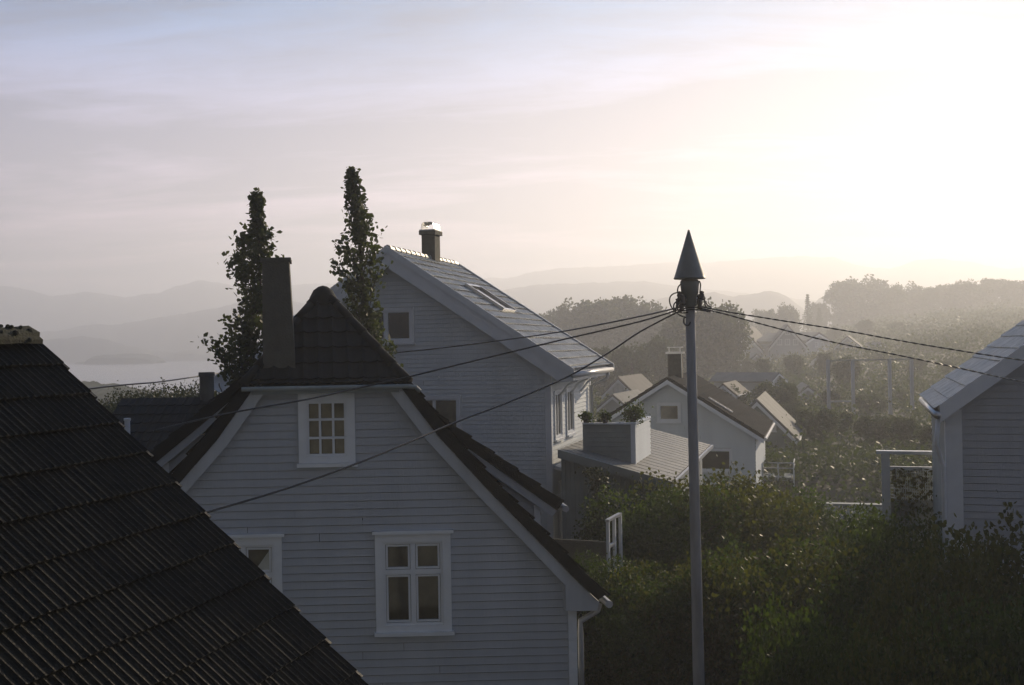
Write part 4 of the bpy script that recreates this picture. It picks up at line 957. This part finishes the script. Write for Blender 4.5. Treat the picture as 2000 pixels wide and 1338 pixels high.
# ================================================================== foliage prototypes and copies
far_protos = [make_tree('broadleaf_tree', 11, 4.6, 80, 13000, .42, 'lf_far', label='x', group='trees beyond the houses', z0=.06),
              make_tree('broadleaf_tree', 13, 4.4, 64, 11000, .42, 'lf_far', label='x', group='trees beyond the houses', z0=.08),
              make_tree('broadleaf_tree', 9, 5.2, 54, 10000, .42, 'lf_far', label='x', group='trees beyond the houses', z0=.05)]
hs = [11, 13, 9]
FT = [  # px, crown-top py, distance, prototype, width factor, label
    (1075, 612, 246, 0, 0.8, 'low dark tree at the left end of the middle wood, beside the pale tile roof'),
    (1115, 598, 240, 2, 1, 'rounded tree second from the left in the middle wood'),
    (1160, 590, 222, 0, 1, 'tree left of the highest crown of the middle wood'),
    (1205, 582, 228, 1, 1.1, 'highest domed crown of the middle wood'),
    (1250, 596, 216, 2, 0.95, 'tree on the right shoulder of the middle wood'),
    (1288, 618, 222, 0, 0.7, 'small tree left of the utility pole cables'),
    (1330, 612, 160, 1, 0.9, 'green tree just behind the utility pole on its left'),
    (1385, 600, 150, 2, 0.9, 'full round tree behind the utility pole on its right'),
    (1412, 640, 150, 0, 0.7, 'lower tree right of the pole beside the far white gables'),
    (1450, 632, 310.5, 2, 0.7, 'low tree above the left far white gable'),
    (1492, 606, 324, 0, 0.8, 'tree above the far white gables, left of the two'),
    (1530, 600, 317.25, 2, 0.75, 'domed tree above the far white gables, right of the two'),
    (1120, 690, 120, 2, 0.8, 'dark tree below the middle wood, above the small blue gable'),
    (1170, 680, 125, 0, 0.8, 'dark tree beyond the eave of the tall gabled house'),
    (1235, 680, 120, 2, 0.8, 'dark tree left of the sheet-edged chimney'),
    (1290, 660, 125, 0, 0.8, 'dark tree directly behind the sheet-edged chimney'),
    (1600, 592, 387.5, 0, 0.7, 'tree at the left foot of the wooded hill'),
    (1650, 552, 395.25, 1, 1.15, 'tall crown at the left end of the wooded hill'),
    (1690, 548, 403, 2, 1.3, 'rounded crown second on the wooded hill'),
    (1735, 562, 387.5, 0, 1.1, 'tree in the first dip of the wooded hill'),
    (1775, 558, 406.1, 2, 1.2, 'broad crown in the middle of the wooded hill'),
    (1815, 562, 387.5, 1, 1, 'narrower crown right of the hill\'s middle'),
    (1850, 556, 406.1, 0, 1.2, 'crown over the faint grey roof on the hill'),
    (1895, 552, 395.25, 2, 1.2, 'crown above the right house\'s roof slope'),
    (1935, 545, 406.1, 1, 1.2, 'highest crown near the right edge of the hill'),
    (1980, 548, 395.25, 0, 1.2, 'crown at the right edge of the hill'),
    (2030, 550, 395.25, 2, 1.2, 'crown cut by the right edge of the view'),
    (1630, 640, 256.5, 2, 0.8, 'hazy tree below the wooded hill, left'),
    (1690, 625, 270, 0, 1, 'hazy tree below the wooded hill, above the pale posts'),
    (1750, 630, 263.25, 2, 1, 'hazy tree below the wooded hill, between two cables'),
    (1810, 635, 256.5, 1, 0.9, 'hazy tree below the hill near the cable glints'),
    (1870, 640, 249.75, 0, 0.9, 'hazy tree behind the right house\'s roof'),
    (1930, 630, 256.5, 2, 1, 'hazy tree beside the roof brackets on the right'),
    (1490, 700, 130, 1, 0.8, 'tree below the left far white gable'),
    (1550, 695, 135, 2, 0.8, 'tree below the far gable with two rows of windows'),
    (1610, 690, 130, 0, 0.8, 'tree at the first tall pale post'),
    (1655, 700, 110, 2, 0.8, 'tree between the first two tall pale posts'),
    (1720, 690, 140, 1, 0.9, 'tree behind the third tall pale post'),
    (1790, 700, 120, 2, 0.9, 'tree behind the last tall pale post'),
    (1850, 705, 115, 0, 0.9, 'tree below the right cables beside the roof slope'),
    (1520, 750, 78, 2, 1.02, 'low tree behind the narrow gables'),
    (1625, 762, 88, 0, 1.19, 'low tree in front of the first pale post'),
    (1700, 772, 84, 2, 1.36, 'low tree between the second and third pale posts'),
    (1760, 765, 90, 1, 1.19, 'low tree between the third and last pale posts'),
    (1460, 700, 150, 0, 0.7, 'tree left under the left far white gable'),
    (1430, 760, 75, 2, 0.85, 'small garden tree behind the white gable house'),
    (1540, 790, 70, 0, 1.02, 'garden tree right of the white gable house roof'),
    (1590, 800, 62, 2, 1.02, 'garden tree below the pale posts, left'),
    (1650, 805, 66, 1, 1.02, 'garden tree below the pale posts, middle'),
    (1710, 815, 60, 2, 1.02, 'garden tree below the pale posts, right'),
    (1765, 815, 58, 0, 0.935, 'garden tree beyond the veranda roof'),
    (1815, 830, 55, 2, 0.765, 'garden tree by the eave of the right house'),
]
used = [0, 0, 0]
for px, py, Y, k, wf, lab in FT:
    p = at(px, py, Y); g = ground_z(p.x, p.y) - .3; sc = (p.z - g) / (hs[k] * .98); sw_ = sc * wf if sc < 1.6 else sc * wf * .8
    if not used[k]:
        o = far_protos[k]; used[k] = 1; o['label'] = lab; o.location = (p.x, Y, g); o.rotation_euler = (0, 0, random.random() * 6.28); o.scale = (sw_, sw_, sc)
    else: copy_tree(far_protos[k], (p.x, Y, g), random.random() * 6.28, sw_, lab, scz=sc)

# low growth covering the slopes between the houses
C_ = []; SZ = []; rr_ = random.Random(5)
for k in range(2600):
    y_ = 34 + 380 * rr_.random() ** 1.5; x_ = rr_.uniform(-.25, .62) * y_ + rr_.uniform(-4, 4); g_ = ground_z(x_, y_); hh_ = rr_.uniform(.3, 1.0) * (.9 + y_ / 170); ww_ = rr_.uniform(1.0, 2.0) * (1 + y_ / 120)
    n_ = 110; C_.append(RNG.normal(size=(n_, 3)) * (ww_ * .5, ww_ * .5, hh_ * .35) + (x_, y_, g_ + hh_ * .35)); SZ.append(np.full((n_, 1), .10 + .0021 * y_))
C_ = np.concatenate(C_); LF = leaves_arr(C_, 1.0); LF = (LF.reshape(-1, 6, 3) - C_[:, None, :]) * np.concatenate(SZ)[:, None, :] + C_[:, None, :]
tag(quads_object('undergrowth', LF.reshape(-1, 3), M['lf_far'], None, 6), 'low shrubs and undergrowth covering the slopes between the houses', 'undergrowth', kind='stuff')

def conifer(px, py, Y, h, label):
    p = at(px, py, Y); g = p.z - h; e = bpy.data.objects.new('spruce_tree', None); COL.objects.link(e); e.location = (p.x, Y, g); tag(e, label, 'tree')
    C_ = []
    for k in range(26):
        z = h * (.15 + .85 * k / 26); r_ = (h - z) * .24 + .12
        for j in range(8):
            a = j * .785 + k * 1.1; rr = r_ * random.uniform(.6, 1.15)
            for q_ in range(22): t_ = random.random(); C_.append((math.cos(a) * rr * t_ + random.gauss(0, .12), math.sin(a) * rr * t_ + random.gauss(0, .12), z - .25 * rr * t_ + random.gauss(0, .12)))
    quads_object('crown', leaves_arr(np.array(C_), .34), M['lf_far'], e, 6)
    MB().tube([(0, 0, -1), (0, 0, h * .98)], [.25, .03], 7).build('trunk', M['bark'], e, True)
conifer(1577, 573, 330, 19, 'lone pointed spruce standing between the middle wood and the wooded hill')
conifer(1600, 600, 335, 12, 'small pointed spruce just right of the lone spruce')

# bushes and garden trees close by
BP = [make_tree('bush', 5.4, 2.6, 70, 26000, .095, 'lf_bush', z0=.08, trunk=.09, label='x', cat='bush', group='bushes below the utility pole'),
      make_tree('bush', 4.8, 2.8, 76, 26000, .095, 'lf_olive', z0=.06, trunk=.08, label='x', cat='bush', group='bushes below the utility pole'),
      make_tree('bush', 5.6, 2.5, 80, 28000, .085, 'lf_bush', z0=.06, trunk=.09, label='x', cat='bush', group='bushes below the utility pole')]
bh = [5.4, 4.8, 5.6]
BT = [
    (1262, 975, 24.5, 0, .85, 'green bush under the corner of the board roof'),
    (1320, 965, 23.5, 2, .8, 'bush just left of the utility pole below the board roof'),
    (1400, 952, 25, 1, .9, 'rust-tinged bush right of the pole under the dark window'),
    (1450, 965, 25.5, 1, .8, 'olive bush below the wall corner of the white gable house'),
    (1520, 985, 26, 0, .9, 'green bush right of the white gable house'),
    (1590, 995, 27, 2, .9, 'pale sunlit bush left of the veranda'),
    (1655, 1020, 26, 0, .85, 'bush below the far clad wall'),
    (1725, 1030, 21, 2, .8, 'sunlit bush in front of the veranda'),
    (1790, 1045, 19, 0, .75, 'bush against the foot of the veranda'),
    (1858, 1085, 16.5, 2, .5, 'small bush at the corner board of the right house'),
    (1935, 1085, 15.5, 0, .6, 'dark pointed bush before the right house wall'),
    (2010, 1110, 15, 1, .7, 'dark bush at the lower right edge'),
    (1190, 1110, 19.5, 2, .75, 'leafy bush beside the gutter end of the nearest house'),
    (1260, 1080, 18.5, 0, .8, 'bush left of the lower pole'),
    (1325, 1085, 18.6, 1, .75, 'dark bush touching the pole from the left'),
    (1410, 1080, 18.6, 2, .8, 'bush touching the pole from the right'),
    (1490, 1075, 19, 0, .85, 'dark bush in the middle of the thicket'),
    (1570, 1095, 18, 1, .85, 'olive bush in the thicket below the pale bush'),
    (1650, 1110, 17.5, 2, .85, 'speckled bush with small bright leaves'),
    (1735, 1120, 16.5, 0, .8, 'bush low in the thicket before the veranda bush'),
    (1820, 1140, 14.5, 1, .7, 'dark bush under the small corner bush'),
    (1900, 1160, 13, 0, .65, 'dark bush at lower right before the boarded wall'),
    (1990, 1180, 12.5, 2, .6, 'dark bush in the lower right corner'),
    (1228, 1262, 18, 1, .42, 'dark bush at the foot of the downpipe'),
    (1290, 1240, 18.6, 0, .65, 'dark bush at the bottom left of the pole'),
    (1400, 1235, 18.6, 2, .65, 'dark bush at the bottom right of the pole'),
    (1500, 1245, 18, 1, .65, 'bush at the bottom edge with pale twig tips'),
    (1600, 1250, 13.2, 0, .65, 'bush at the bottom edge left of the last two'),
    (1700, 1255, 12.8, 2, .65, 'bush at the bottom edge, second from the corner'),
    (1800, 1262, 12.2, 1, .6, 'bush at the bottom edge beside the corner bush'),
]
used = [0, 0, 0]; rb_ = random.Random(3)
for px, py, Y, k, wf, lab in BT:
    if py > 1040: py += rb_.uniform(-40, 60); wf *= rb_.uniform(.62, 1.05)
    p = at(px, py, Y); g = GL - .1 if p.x > 3 else ground_z(p.x, Y) - .1; sc = (p.z - g) / (bh[k] * .97); w2_ = max(sc, .8) * wf
    if not used[k]:
        o = BP[k]; used[k] = 1; o['label'] = lab; o.location = (p.x, Y, g); o.rotation_euler = (0, 0, random.random() * 6.28); o.scale = (w2_, w2_, sc)
    else: copy_tree(BP[k], (p.x, Y, g), random.random() * 6.28, w2_, lab, scz=sc)

# dark shrubs and a low dark-roofed house between the near roof and the sea
SP = make_tree('shrub', 5.0, 3.0, 90, 42000, .085, 'lf_dark', z0=.05, trunk=.09, label='dark shrub against the water, nearest the tiled verge', cat='shrub', group='dark shrubs by the sea')
for i, (px, py, Y, wf, lab) in enumerate([(262, 758, 33, .75, None), (305, 742, 35, .8, 'dark shrub rising under the short cable'), (352, 736, 36, .8, 'dark shrub left of the dark round chimney'),
        (425, 738, 38, .6, 'dark shrub right of the dark round chimney'), (215, 792, 60, 1.3, 'low dark shrub by the far strip of water'), (300, 800, 31, .9, 'dark shrub above the dark roof')]):
    p = at(px, py, Y); g = ground_z(p.x, Y) - .2; sc = (p.z - g) / 5.35
    if i == 0: SP.location = (p.x, Y, g); SP.scale = (sc * wf, sc * wf, sc)
    else: copy_tree(SP, (p.x, Y, g), i * 1.3, sc * wf, lab, scz=sc)
DH = Frame('dark_roofed_house', 330, 24.5, 5, GZ, 'low house with dark roof, round dark chimney and pale vent pipe behind the near tiles', 'house')
hl, hz = DH.hit(200, 868, 0); hr, hz2 = DH.hit(468, 800, 0); ridge = DH.hit(400, 778, 2.5)[1]
m = tiled(MB(), (hl - 1, 3.2, ridge), (1, 0, 0), Vector((0, -.80, -.6)), hr - hl + 2.2, 5.5, .34, .22, .02, .035, nper=4); m.build('roof', M['brown_tile'], DH.e)
m = tiled(MB(), (hl - 1, 3.2, ridge), (1, 0, 0), Vector((0, .80, -.6)), hr - hl + 2.2, 5.5, .34, .22, .02, .035, nper=3); m.build('roof', M['brown_tile'], DH.e)
MB().box(hl - .7, hr + .9, -.9, 7.3, 0, ridge - 3.3).build('wall', M['mid'], DH.e)
cx_ = DH.hit(404, 760, 3.2); cw_ = (DH.hit(418, 760, 3.2)[0] - DH.hit(390, 760, 3.2)[0]) / 2; ctp = DH.hit(404, 727, 3.2)[1]
MB().lathe((cx_[0], 3.2, 0), [(cw_ * .95, ridge - .8), (cw_ * .95, ctp - .12), (cw_ * 1.08, ctp - .1), (cw_ * 1.05, ctp), (cw_ * .7, ctp), (cw_ * .7, ctp - .2), (0, ctp - .2)], 18).build('chimney', M['darkrender'], DH.e)
vp = DH.hit(249, 845, .3); vt = DH.hit(249, 817, .3)[1]
MB().lathe((vp[0], .3, vp[1] - .5), [(.062, 0), (.062, vt - vp[1] + .44), (.078, vt - vp[1] + .45), (.078, vt - vp[1] + .5), (0, vt - vp[1] + .5)], 12).build('vent_pipe', M['trim'], DH.e)
sd = bpy.data.objects.new('satellite_dish', None); COL.objects.link(sd); sd.location = at(433, 765, 30); tag(sd, 'small pale dish between the dark round chimney and the left poplar', 'satellite dish')
MB().tube([(0, .25, -2.2), (0, .25, .2)], .025, 6).build('mast', M['metal'], sd)
m = MB(); 
for i in range(5): pass
rr = [(.0, .10), (.12, .09), (.2, .06), (.27, .0)]; n_ = 16
for (r1_, d1), (r2_, d2) in zip(rr, rr[1:]):
    for k in range(n_):
        a, b_ = k * 6.2832 / n_, (k + 1) * 6.2832 / n_
        m.poly([(r1_ * math.cos(a), d1 + .02, .25 + r1_ * math.sin(a)), (r1_ * math.cos(b_), d1 + .02, .25 + r1_ * math.sin(b_)), (r2_ * math.cos(b_), d2, .25 + r2_ * math.sin(b_)), (r2_ * math.cos(a), d2, .25 + r2_ * math.sin(a))])
m.build('reflector', M['trim'], sd)
MB().tube([(0, .02, .0), (0, -.25, .18), (0, -.25, .24)], .018, 6).build('feed_arm', M['rubber'], sd)

# ================================================================== small houses among the trees
house('blue_white_house', 1207, 735, 95, 20, 1241, 768, 9, 'small blue-white gable beyond the tall house eave', roofm='far_roof', detail=False, roofw=.35, pitch=.3, win=[(1190, 752, 1196, 766), (1199, 752, 1206, 766), (1208, 752, 1215, 766)])
house('low_house', 1196, 769, 78, 20, 1228, 795, 8, 'low house with a pale roof slope below the blue-white gable', roofm='far_roof2', wall='far_white', detail=False, roofw=.25, pitch=.2)
house('far_gable_house', 1446, 637, 200, 25, 1490, 682, 12, 'left of the two far white gables right of the pole', wall='far_white', roofm='far_roof', detail=False, roofw=.5, pitch=.5, win=[(1438, 660, 1448, 672), (1455, 660, 1465, 672)])
house('far_gable_house', 1538, 633, 195, 10, 1577, 676, 11, 'far white gable with two rows of windows, right of the other far gable', wall='far_white', roofm='far_roof', detail=False, roofw=.5, pitch=.5,
      win=[(1533, 642, 1543, 654), (1517, 662, 1527, 674), (1533, 662, 1543, 674), (1549, 662, 1559, 674)])
house('far_low_house', 1600, 648, 200, -55, 1625, 664, 10, 'pale long house just right of the far gables', wall='far_white', roofm='far_roof2', detail=False, roofw=.5, pitch=.4, win=[(1592, 668, 1597, 678), (1603, 668, 1608, 678)])
house('tiny_house', 1279, 696, 150, 15, 1297, 714, 9, 'tiny grey gable seen above the roof left of the sheet-edged chimney', wall='far_white', roofm='far_roof2', detail=False, roofw=.35, pitch=.5, win=[(1274, 706, 1279, 714)])
house('hill_house', 1790, 634, 330, 30, 1828, 658, 12, 'faint house with grey roof among the trees on the wooded hill', wall='far_white', roofm='far_roof2', detail=False, roofw=.5, pitch=.4, win=[(1780, 652, 1786, 662), (1794, 652, 1800, 662)])
house('terrace_house', 1412, 748, 74, 20, 1440, 771, 6, 'small house with pale wall directly behind the white gable house roof', wall='far_white', roofm='far_roof', detail=False, roofw=.2, pitch=.2, win=[(1402, 762, 1408, 772), (1414, 762, 1420, 772)])
for i_, (px, py, rx, ry, Y, az) in enumerate([(1655, 655, 1682, 676, 190, 20), (1722, 668, 1752, 690, 170, 5), (1835, 672, 1862, 694, 165, 30), (1610, 694, 1634, 712, 150, 12), (1478, 690, 1500, 706, 165, 8)]):
    house('hillside_house', px, py, Y, az, rx, ry, 9, ['faint pale gable on the slope above the first tall post', 'faint pale gable between the cables on the slope', 'faint pale gable close to the right house roof on the slope', 'faint pale gable just left of the first tall post', 'faint pale gable below the left far white gable'][i_],
          wall='far_white', roofm='far_roof2', detail=False, roofw=.35, pitch=.35, group='faint houses on the slope', win=[(px - 12, py + 20, px - 4, py + 30), (px + 4, py + 20, px + 12, py + 30)])
house('tile_roofed_house', 1478, 778, 56, 16, 1560, 858, 9, 'hazy gabled house immediately right of the white gable house', wall='grey', roofm='far_roof2', detail=False, roofw=.22, pitch=.22, win=[(1500, 822, 1516, 842)])
house('tin_roofed_house', 1522, 727, 92, -50, 1538, 742, 6, 'low house with a striped tin roof beneath the far gables', wall='far_white', roofm='far_roof2', detail=False, roofw=.15, pitch=.15)

# tall pale posts with rails, half dissolved in the haze
LB = Frame('post_frame', 1700, 80.0, 4, GZ - .4, 'row of tall pale posts with thin rails in the haze right of the pole', 'post frame')
lzt = LB.hit(1640, 702, 0)[1]; zb_ = LB.hit(1640, 784, 0)[1]; px_ = []
for px in (1618, 1666, 1738, 1781):
    x_ = LB.hit(px, 740, 0)[0]; px_.append(x_); MB().box(x_ - .11, x_ + .11, -.1, .12, 0, lzt).build('post', M['far_white'], LB.e)
for i in range(3):
    MB().box(px_[i] + .112, px_[i + 1] - .112, -.04, .06, lzt - .12, lzt - .02).build('top_rail', M['grey'], LB.e)
MB().box(px_[0] + .112, px_[1] - .112, -.04, .06, zb_ - .06, zb_ + .06).build('rail', M['far_white'], LB.e)
house('hazy_house', 1578, 752, 95, 12, 1622, 786, 9, 'faint pale gable dissolving in haze left of the tall pale posts', wall='far_white', roofm='far_roof2', detail=False, roofw=.25, pitch=.25, win=[(1560, 778, 1568, 790), (1574, 778, 1582, 790)])
house('hazy_house', 1700, 735, 120, 20, 1742, 765, 10, 'faint pale gable dissolving in haze behind the tall pale posts', wall='far_white', roofm='far_roof2', detail=False, roofw=.3, pitch=.3, win=[(1690, 752, 1698, 764), (1706, 752, 1714, 764)])

# balcony at the right wall of the white gable house
K = Frame('balcony', 1520, 45.0, 16, 7.4, 'small balcony with thin rails right of the white gable house wall', 'balcony')
k0, kz = K.hit(1489, 904, 0); k1, _ = K.hit(1550, 902, 0)
MB().box(k0, k1, 0, 1.6, kz - .75, kz - .6).build('floor', M['grey'], K.e)
for z_ in (kz, kz - .22): MB().tube([(k0, 0, z_), (k1, 0, z_), (k1, 1.6, z_)], .03, 6).build('rail', M['metal'], K.e)
for x_ in (k0, (k0 + k1) / 2, k1): MB().tube([(x_, 0, 0 if x_ == k1 or x_ == k0 else kz - .7), (x_, 0, kz)], .035, 6).build('post', M['trim'], K.e)

# clad garden wall beyond the bright bush
SH = Frame('garden_wall', 1695, 29.0, 16, GL, 'low clad garden wall half hidden behind the bushes left of the veranda', 'wall')
a0_, az0 = SH.hit(1655, 988, 0); a1_, _ = SH.hit(1728, 986, 0)
clad(MB(), [(a0_, 0), (a1_, 0), (a1_, az0), (a0_, az0)], front, .13).build('wall', M['mid'], SH.e)
MB().box(a0_, a1_, .01, .12, 0, az0 - .01).build('wall', M['mid'], SH.e)
MB().box(a0_ - .9, a1_ + .15, -.08, .2, az0 + .004, az0 + .06).build('coping', M['grey'], SH.e)

# ================================================================== small things round the annex
def vec(fr, u_, v_, z_): return fr.o + fr.u * u_ + fr.v * v_ + Vector((0, 0, z_))
fl = [('round leafy potted plant on the corner of the parapet', GP['pr'] - .08, .30, 900), ('low trailing plant along the left of the parapet', GP['pr'] - 1.25, .15, 500), ('low plant in the middle of the parapet', GP['pr'] - .75, .14, 450)]
for i, (lab, u_, r_, n_) in enumerate(fl):
    e = bpy.data.objects.new('potted_plant', None); COL.objects.link(e); e.location = vec(G, u_, GP['v'] + (.35 if i == 0 else .02), GP['z'] + .04); tag(e, lab, 'plant', 'plants on the parapet')
    MB().lathe((0, 0, 0), [(0, 0), (.07, 0), (.09, .10), (.0, .10)], 10).build('pot', M['ceramic'], e)
    C_ = RNG.normal(size=(n_, 3)) * (r_ * .5, r_ * .4, r_ * .4) + (0, 0, .1 + r_ * .4); quads_object('foliage', leaves_arr(C_, .055), M['lf_bush'], e, 6)
# climbing plant on the annex corner
e = bpy.data.objects.new('climbing_plant', None); COL.objects.link(e); e.location = (at(1165, 1000, 25.2).x, 25.2, GL); tag(e, 'climbing plant with glinting leaves between the tall house and the annex', 'plant')
C_ = []
for k in range(2600):
    z_ = random.uniform(.2, 1) ** .7 * (at(1165, 905, 25.2).z - GL); C_.append((random.gauss(0, .14) + .12 * math.sin(z_ * 3), random.gauss(0, .14), z_ - .1))
quads_object('foliage', leaves_arr(np.array(C_), .07), M['lf_dark'], e, 6); hc_ = at(1165, 915, 25.2).z - GL; MB().tube([(0, 0, -.2), (.1, 0, hc_ * .35), (-.08, 0, hc_ * .65), (.05, 0, hc_ * .95)], .03, 6).build('stem', M['bark'], e)
# deck rail
DR = Frame('deck_railing', 1200, 21.0, 22, GL, 'short deck railing with a sunlit handrail above the bushes', 'railing')
a, za_ = DR.hit(1187, 1016, 0); v2 = DR.hitu(1211, 1001, a)[0]; v2 = min(max(v2, .8), 2.6)
MB().box(a - .04, a + .04, -.05, v2, za_ - .03, za_ + .02).build('handrail', M['gutter'], DR.e)
for k in range(3): MB().box(a - .03, a + .03, v2 * k / 2 - .03, v2 * k / 2 + .03, 0, za_ - .032).build('post', M['trim'], DR.e)
MB().box(a - .03, a + .03, .035, v2 / 2 - .035, za_ - .55, za_ - .50).build('lower_rail', M['gutter'], DR.e)
m = MB(); m.box(a - 1.6, a - .05, -.02, .02, 0, za_ - .42)
m.build('panel', M['darkrender'], DR.e)
print('objects', len(S.objects))
